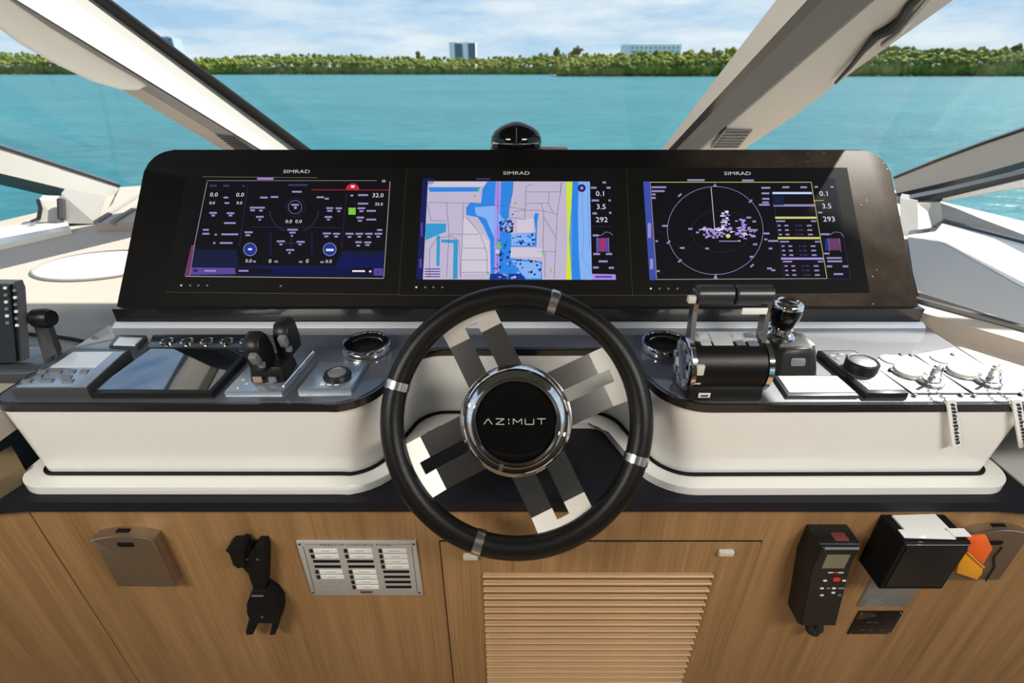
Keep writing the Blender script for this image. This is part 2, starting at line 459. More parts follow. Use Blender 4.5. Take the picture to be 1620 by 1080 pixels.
def tag(o, label=None, cat=None, group=None, kind=None):
    if label: o['label'] = label
    if cat: o['category'] = cat
    if group: o['group'] = group
    if kind: o['kind'] = kind
    return o
def thing(name, label, cat, M, group=None):
    o = bpy.data.objects.new(name, None); COL.objects.link(o)
    o.empty_display_size = 0.02
    o.matrix_world = M if isinstance(M, Matrix) else Matrix.Translation(M)
    return tag(o, label, cat, group)
def copy_tree(o, M=None, label=None, parent=None):
    c = o.copy(); COL.objects.link(c)
    if parent: c.parent = parent
    if M is not None: c.matrix_world = M
    if label: c['label'] = label
    for ch in o.children: copy_tree(ch, parent=c)
    return c
def at(x, y, z=0.95, rot=0.0):
    p = on_z(x, y, z); return Matrix.Translation(p) @ Matrix.Rotation(rot, 4, 'Z')
def loc_fn(M):                                # photo point -> local (x, y) of a thing standing on a horizontal plane
    I = M.inverted()
    def f(x, y, z=0.95):
        q = I @ on_z(x, y, z); return (q.x, q.y)
    return f
def arc(c, r, a0, a1, n, ry=None):
    return [(c[0] + r * math.cos(R(a0 + (a1 - a0) * i / n)), c[1] + (ry or r) * math.sin(R(a0 + (a1 - a0) * i / n))) for i in range(n + 1)]
def rrect(w, h, r, n=5, cx=0, cy=0):
    x, y = w / 2 - r, h / 2 - r
    return (arc((cx + x, cy + y), r, 0, 90, n) + arc((cx - x, cy + y), r, 90, 180, n) + arc((cx - x, cy - y), r, 180, 270, n) + arc((cx + x, cy - y), r, 270, 360, n))
def offset(poly, d):
    n = len(poly); a = sum(poly[i][0] * poly[(i + 1) % n][1] - poly[(i + 1) % n][0] * poly[i][1] for i in range(n))
    sgn = 1 if a > 0 else -1; out = []
    for i in range(n):
        p, c, q = Vector(poly[i - 1]), Vector(poly[i]), Vector(poly[(i + 1) % n])
        e1, e2 = (c - p).normalized(), (q - c).normalized()
        n1, n2 = Vector((e1.y, -e1.x)), Vector((e2.y, -e2.x))
        b = n1 + n2; b = b / max(0.3, b.dot(n1)) if b.length > 1e-6 else n1
        out.append(tuple(c + b * d * sgn))
    return out
def struct(g, name, label=None, **k):
    o = g.build(name, **k); o['kind'] = 'structure'
    if label: o['label'] = label
    return o

# ================================================================== THE SETTING
SEA_Z = -2.6
g = G(); g.face([(-4000, 1.2, SEA_Z), (4000, 1.2, SEA_Z), (4000, 4000, SEA_Z), (-4000, 4000, SEA_Z)], 'sea')
g.face([(-4000, -600, SEA_Z), (4000, -600, SEA_Z), (4000, 1.2, SEA_Z), (-4000, 1.2, SEA_Z)], 'sea')
struct(g, 'sea_water', smooth=False)

def land_x(px, D):
    return ray(px, 118).x / ray(px, 118).y * D
def interp(tab, x):
    for (a, ya), (b, yb) in zip(tab, tab[1:]):
        if a <= x <= b: return ya + (yb - ya) * (x - a) / (b - a)
    return tab[0][1] if x < tab[0][0] else tab[-1][1]
ICO = bmesh.new(); bmesh.ops.create_icosphere(ICO, subdivisions=2, radius=1)
ICO_V = [v.co.copy() for v in ICO.verts]; ICO_F = [[v.index for v in f.verts] for f in ICO.faces]; ICO.free()
ICO1 = bmesh.new(); bmesh.ops.create_icosphere(ICO1, subdivisions=1, radius=1)
ICO1_V = [v.co.copy() for v in ICO1.verts]; ICO1_F = [[v.index for v in f.verts] for f in ICO1.faces]; ICO1.free()
def clump(g, c, r, h, m, fine=False):
    V, Fc = (ICO_V, ICO_F) if fine else (ICO1_V, ICO1_F)
    g.add([(c[0] + v.x * r * random.uniform(.72, 1.25), c[1] + v.y * r * random.uniform(.72, 1.25), c[2] + v.z * h * random.uniform(.7, 1.25)) for v in V], Fc, m)
def height_for(ytop, D):
    d = ray(810, ytop); return CAMZ + d.z / d.y * D - SEA_Z
def thicket(name, label, px0, px1, D, tops, m, rows=4, depth=46, step=1.7):
    g = G(); x0, x1 = land_x(px0, D), land_x(px1, D)
    for r in range(rows):
        d = D + 3 + r * depth / rows; x = x0
        while x < x1:
            px = 810 + x / D * 1.1337 * F
            hmax = height_for(interp(tops, px), D) * (0.52 + 0.48 * (r + 1) / rows)
            h = hmax * random.uniform(0.78, 1.03); rr = random.uniform(1.3, 2.6)
            clump(g, (x + random.uniform(-1, 1), d + random.uniform(-2, 2), SEA_Z + h - rr * .8), rr, rr * .95, m)
            if r == 0: clump(g, (x, d - 1.5, SEA_Z + h * .35), rr * 1.2, h * .42, m)
            x += step * random.uniform(.7, 1.3)
    g.prism([(x0, D + 1), (x1, D + 1), (x1, D + 70), (x0, D + 70)], SEA_Z - .3, SEA_Z + .5, 'sand')
    o = g.build(name); return tag(o, label, 'mangroves', kind='stuff')
thicket('mangrove_thicket', 'low green mangrove shore along the far side of the water, left and centre', -260, 1000, 509,
        [(-260, 78), (0, 81), (90, 82), (160, 88), (300, 88), (420, 83), (520, 82), (600, 86), (700, 88), (800, 87), (860, 82), (1000, 80)], 'mangrove_leaf')
thicket('mangrove_thicket', 'nearer brighter green mangrove point of land behind the right windscreen pillar', 884, 1900, 372,
        [(880, 100), (900, 88), (960, 83), (1010, 79), (1060, 78), (1120, 75), (1180, 71), (1320, 73), (1390, 74), (1450, 67), (1500, 70), (1560, 72), (1590, 68), (1640, 72), (1900, 72)], 'mangrove_leaf', step=1.4)
def tree(px, ytop, D, w, m, label):
    x = land_x(px, D); H = height_for(ytop, D)
    t = thing('shore_tree', label, 'tree', (x, D, SEA_Z))
    g = G(); g.tube([(0, 0, 0), (.2, 0, H * .4), (-.1, 0, H * .8)], [.5, .35, .15], 'bark', 8); g.build('trunk', t)
    g = G()
    for i in range(16):
        a = random.uniform(0, 6.28); q = random.uniform(0, w)
        clump(g, (math.cos(a) * q, math.sin(a) * q * .6, H * random.uniform(.72, .90)), random.uniform(1.5, 2.4), random.uniform(1.2, 1.9), m, True)
    clump(g, (0, 0, H * .92), 1.5, H * .08, m, True)
    g.build('crown', t)
tree(880, 74, 520, 1.2, 'dark_leaf', 'narrow dark tree rising above the shore left of the brownish one')
tree(912, 72, 522, 5.0, 'brown_leaf', 'broad brownish tree rising above the mangroves left of the white building')
tree(1594, 68, 400, 2.5, 'dark_leaf', 'dark round treetop on the shore near the right edge')
tree(664, 80, 540, .6, 'dark_leaf', 'small thin treetop left of the two pale towers')

def building(name, label, px0, px1, ytop, D, deep, wall, cols, rows, band=None):
    x0, x1 = land_x(px0, D), land_x(px1, D); H = height_for(ytop, D) - 2
    t = thing(name, label, 'building', ((x0 + x1) / 2, D, SEA_Z))
    w = x1 - x0
    g = G(); g.box((0, deep / 2, H / 2), (w, deep, H), wall); g.build('walls', t, smooth=False)
    g = G(); g.box((0, deep / 2, H + 1), (w * .5, deep * .6, 3.2), wall); g.box((0, deep / 2, H + .4), (w * 1.01, deep * 1.01, .8), wall); g.build('roof', t, smooth=False)
    return t, w, H
def slot_windows(t, w, H, cols, rows, m, x0f=0.04, x1f=0.96, z0=.42, wf=.7, hf=.6):
    me = None
    for r in range(rows):
        for c in range(cols):
            cw = w * (x1f - x0f) / cols; ch = H * (1 - z0 - .03) / rows
            if me is None:
                g = G(); g.box((0, -.15, 0), (cw * wf, .5, ch * hf), m); o = g.build('window', t, smooth=False); me = o.data
            else:
                o = bpy.data.objects.new('window', me); COL.objects.link(o); o.parent = t
            o.location = (-w / 2 + w * x0f + cw * (c + .5), 0, H * z0 + ch * (r + .5))
for k, (a, b, nm) in enumerate([(713, 732.5, 'left one of two pale towers with dark glass on the far shore'), (733.5, 753.5, 'right one of two pale towers with dark glass on the far shore')]):
    t, w, H = building('apartment_tower', nm, a, b, 66, 1500, 40, 'tower_white', 0, 0)
    slot_windows(t, w, H, 1, 11, 'tower_glass', .42, 1.0, .25, 1.0, .88)
t, w, H = building('apartment_block', 'long low white apartment block behind the mangroves, right of centre', 984, 1072, 69, 900, 30, 'tower_white', 0, 0)
slot_windows(t, w, H, 11, 4, 'tower_glass', .10, .98, .45, .34, .36)
t, w, H = building('office_block', 'hazy blue grey block behind the left windscreen pillar', 262, 288, 58, 1500, 40, 'block_haze', 0, 0)
slot_windows(t, w, H, 3, 8, 'tower_glass', .05, .95, .3, .8, .5)

# ------------------------------------------------------------------ cabin shell
g = G(); g.prism([(-1.95, -3.4), (1.95, -3.4), (1.95, 0.62), (-1.95, 0.62)], -0.05, 0.0, 'teak'); struct(g, 'floor', smooth=False)
g = G(); g.prism([(-1.9, -3.2), (1.26, -3.2), (1.26, 1.46), (1.02, 1.55), (-.45, 1.55), (-1.2, 1.15), (-1.9, .6)], 1.95, 2.01, 'headliner'); struct(g, 'ceiling', smooth=False)
g = G(); g.prism([(1.20, 1.470), (1.24, 1.464), (1.62, 1.409), (1.98, 1.360), (1.98, 1.345), (1.66, 1.380), (1.30, 1.376), (1.20, 1.376)], 1.95, 2.0, 'roof_white'); struct(g, 'shade_bar', smooth=False)  # unseen roof bar, shaped to cast the shadow edge on the instrument panel
g = G(); g.prism([(1.765, 1.47), (1.88, 1.372), (1.98, 1.36), (2.16, 1.20), (2.22, 1.30), (2.07, 1.57), (2.13, 1.92), (2.0, 2.02), (1.82, 1.75)], 1.95, 1.99, 'roof_white'); struct(g, 'shade_wing', smooth=False)  # unseen roof wing, added to keep sun off the right coaming
for sx, nm in ((-1, 'wall_left'), (1, 'wall_right')):
    g = G(); g.prism([(sx * 1.90, -3.3), (sx * 1.96, -3.3), (sx * 1.96, 1.3), (sx * 1.90, 1.3)], 0, .90, 'roof_white'); struct(g, nm, smooth=False)

for sx, nm in ((-1, 'wall_left_aft'), (1, 'wall_right_aft')):
    g = G(); x0, x1 = sorted((sx * 1.86, sx * 1.90)); g.prism([(x0, -3.3), (x1, -3.3), (x1, -.7), (x0, -.7)], 0, 1.95, 'cabin_taupe'); struct(g, nm, smooth=False)
g = G(); g.prism([(-1.9, 0), (-1.35, 0), (-1.35, 1.55), (-.85, 1.55), (-.85, 0), (.85, 0), (.85, 1.55), (1.35, 1.55), (1.35, 0), (1.9, 0), (1.9, 1.95), (-1.9, 1.95)], 0, .05, 'cabin_taupe', M=Matrix.Translation((0, -3.25, 0)) @ WOOD_M); struct(g, 'wall_back', smooth=False)

def slab(g, pts, vec, m):
    vec = Vector(vec); n = len(pts); pts = [Vector(p) for p in pts]
    V = pts + [p + vec for p in pts]
    Fc = [tuple(range(n)), tuple(range(n, 2 * n))[::-1]] + [(i, i + n, (i + 1) % n + n, (i + 1) % n) for i in range(n)]
    g.add(V, Fc, m)
def strip(g, A, B, m):                        # ruled surface between two polylines
    n = len(A); g.add(list(A) + list(B), [(i, i + 1, n + i + 1, n + i) for i in range(n - 1)], m)
def up(px, py, Y): return on_y(px, py, Y)

# wide dashboard top under the windscreen
g = G(); slab(g, [(-1.9, .60, .93), (-.80, .60, .93), (-.80, .93, .93), (.815, .93, .93), (.815, .60, .93), (1.9, .60, .93), (1.9, 1.3, .93), (1.68, 2.35, .93), (-1.68, 2.35, .93), (-1.9, 1.3, .93)], (0, 0, -.04), 'cream_leather')
struct(g, 'trim_1', 'cream leather dashboard top around the instrument panel', smooth=False)

# ---- windscreen pillars: samples run from the hidden foot up past the top of the frame
S = (-0.30, 0.0, 0.33, 0.66, 1.0, 1.45)
def ln(x0, y0, x1, y1, dY=0.0, bend=None):   # one straight edge of a pillar, from its foot to above the frame
    a, b = up(x0, y0, 2.0 + dY), up(x1, y1, 1.35 + dY); side = Vector((1, 0, 0))
    return [a.lerp(b, s) + side * ((bend[i] if bend else 0) / F * 1.6) for i, s in enumerate(S)]
def pill_y(x, y, line, off):                 # depth of a pillar edge where it passes a photo height
    lo, hi = -0.4, 1.5
    for _ in range(40):
        md = (lo + hi) / 2; p = line[1].lerp(line[4], md); d = p - CAM
        yy = 540 - F * (d.y * SP + d.z * CP) / (d.y * CP - d.z * SP)
        if yy > y: lo = md
        else: hi = md
    return line[1].lerp(line[4], lo).y + off
def pillar(name, lines, mats, names, outv, label):
    g = G(); strip(g, lines[0], lines[1], mats[0])
    OUT = Vector((-.075 if lines[0][0].x < 0 else .06, .085, 0))
    back0 = [p + OUT for p in lines[0]]; back1 = [p + OUT + outv for p in lines[-1]]
    strip(g, back0, lines[0], mats[0]); strip(g, back1, back0, 'black_plastic'); strip(g, lines[-1], back1, 'black_plastic')
    root = struct(g, name, label, angle=25)
    for i in range(1, len(lines) - 1):
        g = G(); strip(g, lines[i], lines[i + 1], mats[i]); g.build(names[i], root, angle=25)
    return root
LP = [ln(493, 237, 177, 0, .24), ln(484, 237, 163, 0, .235), ln(468, 237, 146, 0, .22), ln(413, 237, 27, 0, -.10), ln(409, 237, 21, 0, -.10), ln(383, 237, -8, 0, -.07), ln(350, 235, 0, 34, -.02, [0, 0, 2, 5, 0, 0])]
lp = pillar('trim_2', LP, ['edge_black', 'black_plastic', 'pale_gloss', 'edge_black', 'grey_fabric', 'cream_leather'],
            ['', 'edge_seal', 'gloss_strip', 'seam', 'padded_cover', 'outer_cover'], Vector((.03, 0, 0)), 'left windscreen pillar with pale gloss strip and padded cover')
RP = [ln(1046, 237, 1228, 0, .03), ln(1057, 237, 1277, 0, .01), ln(1069, 237, 1302, 0, 0), ln(1105, 237, 1379, 0, -.07), ln(1109, 237, 1384, 0, -.07), ln(1177, 236, 1508, 0, -.02, [0, 0, 6, 0, 0, 0])]
rp = pillar('trim_3', RP, ['lamp_white', 'edge_black', 'pillar_gloss', 'edge_black', 'cream_panel'],
            ['', 'edge_seal', 'gloss_strip', 'seam', 'padded_cover'], Vector((-.03, 0, 0)), 'right windscreen pillar with dark gloss strip and cream padded cover')
# seam cord and loop on the right pillar's cover
g = G(); g.tube([up(x, y, pill_y(x, y, RP[5], -.035)) for x, y in [(1462, -14), (1440, 8), (1428, 30), (1412, 44), (1388, 55), (1366, 80), (1345, 106), (1322, 131)]], [.010, .011, .012, .014, .013, .007, .006, .004], 'black_plastic', 8)
g.build('hook_cord', rp)
g = G(); g.tube([up(x, y, pill_y(x, y, RP[5], -.02)) for x, y in [(1478, -14), (1452, 18), (1424, 52), (1396, 72)]], .006, 'pale_gloss', 8); g.build('trim_bead', rp)
# vent grilles low on the pillars
def vent(quad, root, root_line, n):
    # quad: 4 (px, py, Y) going round; slats run along the first edge's direction
    P = [up(q[0], q[1], pill_y(q[0], q[1], root_line, q[2])) for q in quad]; nrm = (P[1] - P[0]).cross(P[3] - P[0]).normalized()
    if nrm.dot(CAM - P[0]) < 0: nrm = -nrm
    g = G(); slab(g, [p + nrm * .003 for p in P], -nrm * .006, 'mid_grey'); v = g.build('vent_grille', root, smooth=False)
    for i in range(n):
        a, b = (i + .25) / n, (i + .72) / n
        q = [P[0].lerp(P[3], a), P[1].lerp(P[2], a), P[1].lerp(P[2], b), P[0].lerp(P[3], b)]
        q = [q[0].lerp(q[1], .06), q[0].lerp(q[1], .94), q[3].lerp(q[2], .94), q[3].lerp(q[2], .06)]
        g = G(); slab(g, [p + nrm * .005 for p in q], -nrm * .003, 'black_plastic'); g.build('slat', v, smooth=False)
vent([(1146, 206, -.015), (1190, 206, .025), (1168, 233, .025), (1124, 233, -.015)], rp, RP[4], 6)
vent([(340, 211, .03), (372, 214, .0), (404, 236, .0), (372, 236, .03)], lp, LP[4], 6)

# long white lamp cover on the left pillar
t = thing('pillar_lamp', 'long white oval lamp cover on the left windscreen pillar', 'lamp', up(110, 75, 1.5))
I = Matrix.Translation(-t.matrix_world.translation)
LC = [(-70, -50, 0.95, 16), (-60, -42, .96, 20), (0, 3, 1.35, 22), (52, 41, 1.42, 23), (105, 73, 1.49, 22.5), (155, 102, 1.58, 20), (195, 122, 1.64, 14), (216, 130, 1.68, 9), (231, 134, 1.71, 2)]
rings = []
for k, (x, y, _, hw) in enumerate(LC):
    Yc = pill_y(x, y, LP[3], .015)
    c = up(x, y, Yc); a = LC[max(0, k - 1)]; b = LC[min(len(LC) - 1, k + 1)]
    T = (up(b[0], b[1], pill_y(b[0], b[1], LP[3], 0)) - up(a[0], a[1], pill_y(a[0], a[1], LP[3], 0))).normalized()
    view = (CAM - c).normalized(); n1 = T.cross(view).normalized(); n2 = n1.cross(T).normalized()
    if n2.dot(view) < 0: n2 = -n2
    w_ = hw / F * (c - CAM).length
    rings.append([I @ (c + n1 * w_ * math.copysign(abs(math.cos(t_)) ** .75, math.cos(t_)) + n2 * min(.030, w_ * 1.1) * math.copysign(abs(math.sin(t_)) ** .8, math.sin(t_))) for t_ in [2 * math.pi * q / 28 for q in range(28)]])
g = G(); g.loft(rings, 'lamp_white'); g.build('cover', t, angle=70)

# ---- struts at the foot of the side windows, left and right
def strut(name, label, upper, lower, inner, m, nv):
    A = [up(*p) for p in upper]; B = [up(*p) for p in lower]; C = [up(*p) for p in inner]
    g = G(); strip(g, A, B, m); strip(g, B, C, 'dark_grey')
    A2 = [p + Vector(nv) for p in A]; C2 = [p + Vector(nv) for p in C]
    strip(g, A2, A, 'edge_black'); strip(g, C, C2, 'cream_panel'); strip(g, C2, A2, m)
    r = struct(g, name, label, angle=20)
    g = G(); g.tube([p + Vector((0, -.003, .003)) for p in A], .006, 'edge_black', 6); g.build('edge_seal', r)
    return r
ls = strut('trim_5', 'left side window strut, pale gloss', [(-260, 147, 1.50), (-120, 193, 1.68), (0, 233, 1.86), (96, 264, 2.03), (191, 295, 2.2)],
           [(-260, 214, 1.46), (-120, 245, 1.64), (0, 274, 1.82), (96, 297, 1.99), (188, 318, 2.16)],
           [(-260, 232, 1.50), (-120, 262, 1.68), (0, 292, 1.85), (60, 306, 1.96), (160, 327, 2.12)], 'pale_gloss', (-.05, .05, .01))
rs = strut('trim_6', 'right side window strut, cream grey', [(1413, 282, 2.2), (1480, 255, 2.08), (1550, 229, 1.95), (1620, 205, 1.84), (1900, 105, 1.48)],
           [(1418, 306, 2.16), (1480, 292, 2.05), (1550, 275, 1.92), (1620, 255, 1.80), (1900, 190, 1.45)],
           [(1428, 318, 2.16), (1480, 305, 2.06), (1550, 286, 1.94), (1620, 266, 1.82), (1900, 202, 1.47)], 'cream_panel', (.05, .05, .01))
# lower side windows: head trim, post, sill
g = G()
slab(g, [up(1420, 318, 1.80), up(1490, 304, 1.74), up(1620, 274, 1.60), up(1900, 210, 1.36), up(1900, 226, 1.36), up(1620, 287, 1.60), up(1491, 317, 1.74), up(1450, 325, 1.78)], (.04, .06, 0), 'dark_grey')
struct(g, 'trim_7', smooth=False)
g = G()
slab(g, [up(1491, 314, 1.73), up(1620, 284, 1.59), up(1900, 224, 1.35), up(1900, 240, 1.35), up(1620, 296, 1.59), up(1491, 319, 1.73)], (.03, .05, 0), 'white_gelcoat')
struct(g, 'trim_8', smooth=False)
g = G()
slab(g, [up(1424, 314, 1.78), up(1452, 318, 1.75), up(1452, 375, 1.56), up(1424, 378, 1.56)], (.06, .08, 0), 'grey_fabric')
slab(g, [up(1452, 322, 1.74), up(1488, 320, 1.72), up(1490, 354, 1.66), up(1452, 366, 1.62)], (.06, .08, 0), 'cream_panel')
struct(g, 'trim_9', 'post behind the right side of the instrument panel', smooth=False)
g = G()
slab(g, [up(60, 317, 1.70), up(97, 318, 1.74), up(97, 351, 1.69), up(62, 351, 1.66)], (-.05, .08, 0), 'pale_gloss')
slab(g, [up(97, 306, 1.76), up(165, 318, 1.84), up(152, 354, 1.71), up(97, 353, 1.68)], (-.05, .08, 0), 'grey_fabric')
struct(g, 'trim_10', 'pale post under the left side window strut', smooth=False)
g = G(); g.tube([up(60, 316, 1.69), up(64, 330, 1.675), up(61, 346, 1.655), up(48, 352, 1.63)], .006, 'edge_black', 8); g.tube([up(97, 316, 1.72), up(98, 346, 1.68)], .012, 'dark_grey', 8); struct(g, 'trim_11')
# sills and coamings
ZL = .93
def onz(x, y, z): return on_z(x, y, z)
g = G(); slab(g, [onz(-400, 420, .945), onz(0, 360, .945), onz(70, 349, .945), onz(106, 350, .945), onz(112, 362, .945), onz(0, 387, .945), onz(-400, 480, .945)], (0, 0, -.03), 'white_gelcoat'); struct(g, 'trim_12', 'white sill under the left lower side window', smooth=False)
g = G(); slab(g, [onz(150, 353, .955), onz(225, 351, .955), onz(250, 292, .955), onz(190, 296, .955), onz(178, 322, .955)], (0, 0, -.03), 'cream_leather'); r = struct(g, 'trim_13', 'cream step with two grooves in front of the left post', smooth=False)
for a, b in (((152, 352), (222, 308)), ((178, 352), (220, 326))):
    g = G(); A, B = onz(*a, .957), onz(*b, .957); g.tube([A, B], .009, 'grey_fabric', 6); g.build('groove', r)
g = G()
A = [onz(1436, 372, .955), onz(1480, 366, .955), onz(1492, 352, .955), onz(1620, 386, .955), onz(1900, 460, .955)]
B = [onz(1438, 374, .955), onz(1462, 372, .955), onz(1500, 388, .955), onz(1620, 455, .955), onz(1900, 612, .955)]
strip(g, A, B, 'white_gelcoat'); strip(g, [p + Vector((.04, .05, 0)) for p in A], A, 'edge_black'); r = struct(g, 'trim_14', 'white sill under the right lower side window')
g = G(); g.tube([onz(1492, 351, .957), onz(1620, 384, .957), onz(1900, 457, .957)], .005, 'edge_black', 6); g.build('edge_seal', r)
C = [onz(1436, 375, .954), onz(1444, 430, .962), onz(1452, 462, .968), onz(1560, 496, .968), onz(1900, 600, .968)]
g = G(); strip(g, [p + Vector((0, 0, -.001)) for p in B], C, 'coaming_pale')
D_ = [p + Vector((0.004, -.006, -.012)) for p in C]; strip(g, C, D_, 'grey_fabric')
struct(g, 'trim_15', 'smooth grey coaming beside the instrument panel', smooth=True, angle=60)
g = G(); slab(g, [onz(1440, 470, .962), onz(1457, 478, .962), onz(1620, 522, .962), onz(1900, 600, .962), onz(1900, 622, .962), onz(1620, 541, .962), onz(1458, 494, .962), onz(1440, 488, .962)], (0, 0, -.034), 'cream_leather'); r = struct(g, 'trim_16', 'cream leather roll along the right dashboard', smooth=False)
g = G(); g.tube([onz(1445, 474, .964), onz(1620, 521, .964), onz(1900, 598, .964)], .009, 'dark_grey', 8); g.build('piping', r)

# ---- glass
def pane(name, A, B):
    g = G(); strip(g, A, B, 'window_glass'); struct(g, name)
pane('window_1', [p + Vector((0, .035, .02)) for p in LP[0]], [p + Vector((0, .035, .02)) for p in RP[0]])
lsu = [up(60, 310, 2.3), up(191, 294, 2.25), up(96, 263, 2.07), up(0, 232, 1.9), up(-260, 145, 1.55), up(-300, 100, 1.3)]
pane('window_2', [p + Vector((-.01, .03, .02)) for p in LP[-1]], [lsu[0], lsu[1], lsu[2], lsu[3], lsu[4], lsu[5]])
rsu = [up(1560, 310, 2.3), up(1413, 281, 2.25), up(1480, 254, 2.12), up(1620, 204, 1.88), up(1900, 104, 1.52), up(1940, 80, 1.3)]
pane('window_3', [p + Vector((.01, .03, .02)) for p in RP[-1]], rsu)
pane('window_4', [up(1490, 317, 1.76), up(1620, 290, 1.64), up(1900, 226, 1.40)], [up(1490, 354, 1.70), up(1620, 387, 1.52), up(1900, 462, 1.22)])
pane('window_5', [up(62, 305, 1.74), up(0, 292, 1.72), up(-260, 232, 1.5)], [up(62, 352, 1.69), up(0, 360, 1.62), up(-260, 392, 1.42)])

# ---- wood front, black shelf
ZT = .764
g = G(); g.prism([(-.81, .02), (1.88, .02), (1.88, ZT), (-.81, ZT)], -.03, 0, 'oak')
# hatch opening is closed by its own door; wood runs behind it
struct(g, 'wall_front', 'oak veneer front below the helm console', smooth=False, world=Matrix.Translation((0, WOODY, 0)) @ WOOD_M)
g = G(); g.prism([(-1.88, .02), (-.8125, .02), (-.8125, ZT), (-1.88, ZT)], -.03, 0.0, 'oak')
struct(g, 'wall_front_left', 'oak veneer panel left of the joint', smooth=False, world=Matrix.Translation((0, WOODY, 0)) @ WOOD_M)
g = G(); g.prism([(-1.89, .47), (-.86, .580), (-.80, .587), (.80, .587), (.86, .580), (1.89, .47), (1.89, .98), (-1.89, .98)], .762, .783, 'shelf_black', .004)
struct(g, 'trim_17', 'black shelf edge running under the white console')

g = G(); slab(g, [on_z(18, 704, .812), on_z(36, 737, .812), on_z(-36, 782, .812), on_z(-44, 742, .812)], (0, 0, -.029), 'tan_leather'); struct(g, 'trim_19', 'tan leather nosing left of the white console', smooth=False)

g = G(); g.prism([(.862, .592), (1.88, .480), (1.88, .925), (.862, .925)], .7835, .787, 'coaming_pale', .001); struct(g, 'shelf_sheen', 'pale sheet imitating light on the shelf right of the white console', smooth=False)  # pale sheet over the black shelf paints in its bright sheen
# ================================================================== CONSOLE
NOTCH = [(-.285, .6245)] + arc((-.285, .7045), .082, -90, -14, 8)[1:] + arc((-.128, .745), .052, 168, 90, 7) + \
        arc((.150, .745), .052, 90, 12, 7) + arc((.307, .7045), .082, 194, 270, 8)
OUTER = arc((.785, .6595), .035, -90, 0, 10) + [(.83, .896), (-.812, .896)] + arc((-.777, .6595), .035, 180, 270, 10)
PLAN = OUTER + NOTCH
con = thing('helm_console', 'white helm console with dark grey top, two wings and a recess behind the wheel', 'console', (0.01, .76, .784))
CI = Matrix.Translation((-0.01, -.76, -.784))
g = G(); g.prism(offset(PLAN, -.014), .800, .936, 'white_gelcoat', top=offset(PLAN, -.004), M=CI); g.build('white_fascia', con, angle=40)
g = G(); g.prism(offset(PLAN, -.001), .936, .950, 'edge_black', .003, M=CI); g.build('edge_band', con, angle=40)
g = G(); g.prism(offset(PLAN, -.007), .9495, .9512, 'console_grey', .0006, M=CI); g.build('top_plate', con, angle=40)
g = G(); g.prism(offset(PLAN, -.0075), .7975, .8015, 'black_matte', M=CI); g.build('gap_strip', con, smooth=False)  # black strip along the joint between fascia and ledge
g = G(); g.prism(offset(PLAN, .020), .7835, .7985, 'white_gelcoat', .008, 4, M=CI); g.build('base_ledge', con, angle=40)
TOP = .9512
g = G(); g.loft([[(x, .879, TOP - .0005), (x, .893, TOP - .0005), (x, .893, TOP + .0075), (x, .889, TOP + .0070), (x, .882, TOP + .0030)] for x in (-.790, .818)], 'lip_sheen', M=CI); g.build('rear_trim', con)  # rear lip in pale silver, its sky reflection painted in

# instrument panel
pn = thing('instrument_panel', 'black reclined instrument panel carrying three screens', 'panel', PAN_M)
W2, H2 = .802, .372
pl = [(-W2, 0), (W2, 0)] + arc((W2 - .055, H2 - .055), .055, 0, 90, 8) + arc((-W2 + .055, H2 - .055), .055, 90, 180, 8)
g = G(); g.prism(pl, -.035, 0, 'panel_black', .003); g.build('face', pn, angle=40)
g = G(); g.prism([(-.79, .896), (.815, .896), (.815, .93), (-.79, .93)], TOP, .985, 'edge_black', M=PAN_I); g.build('riser', pn, smooth=False)
g = G(); g.loft([[(sx * .74, .02, -.03), (sx * .74, .30, -.03), (sx * .74, .12, -.17)] for sx in (-1, 1)], 'black_plastic'); g.build('rear_housing', pn, smooth=False)
g = G(); g.tube([(-W2 + .003, .002, .0005), (W2 - .003, .002, .0005)], .0022, 'mid_grey', 6); g.build('lower_lip', pn)

# ---- three displays
def cvt(ox, oy, k): return lambda x, y: pan(ox + x * k, oy + y * k)
def display(label, bez, scr, logo, marks):
    c = pan(*[sum(p[i] for p in scr) / 4 for i in (0, 1)])
    T = PAN_M @ Matrix.Translation((c[0], c[1], 0)); t = thing('chart_display', label, 'display', T, 'displays in the instrument panel')
    L = Matrix.Translation((-c[0], -c[1], 0))
    bz = [pan(*p) for p in bez]; sc = [pan(*p) for p in scr]
    g = G(); g.prism(offset(bz, .0006), .0, .0012, 'gold_line', M=L); g.prism(bz, .0012, .0022, 'screen_glass', M=L)
    g.build('glass_bezel', t, smooth=False)
    g = G(); g.text('SIMRAD', pan(*logo), .0115, .0025, 'white_print', L, sx=1.45); g.build('logo', t, smooth=False)
    g = G()
    for i, p in enumerate(marks):
        q = pan(*p); g.prism(arc(q, .0022, 0, 315, 7), .0022, .0027, 'white_print' if i == 0 else 'mid_grey', M=L)
    g.build('touch_marks', t, smooth=False)
    g = G(); g.prism(sc, .0022, .0026, 'g_black', M=L); g.build('screen', t, smooth=False)
    return t, L
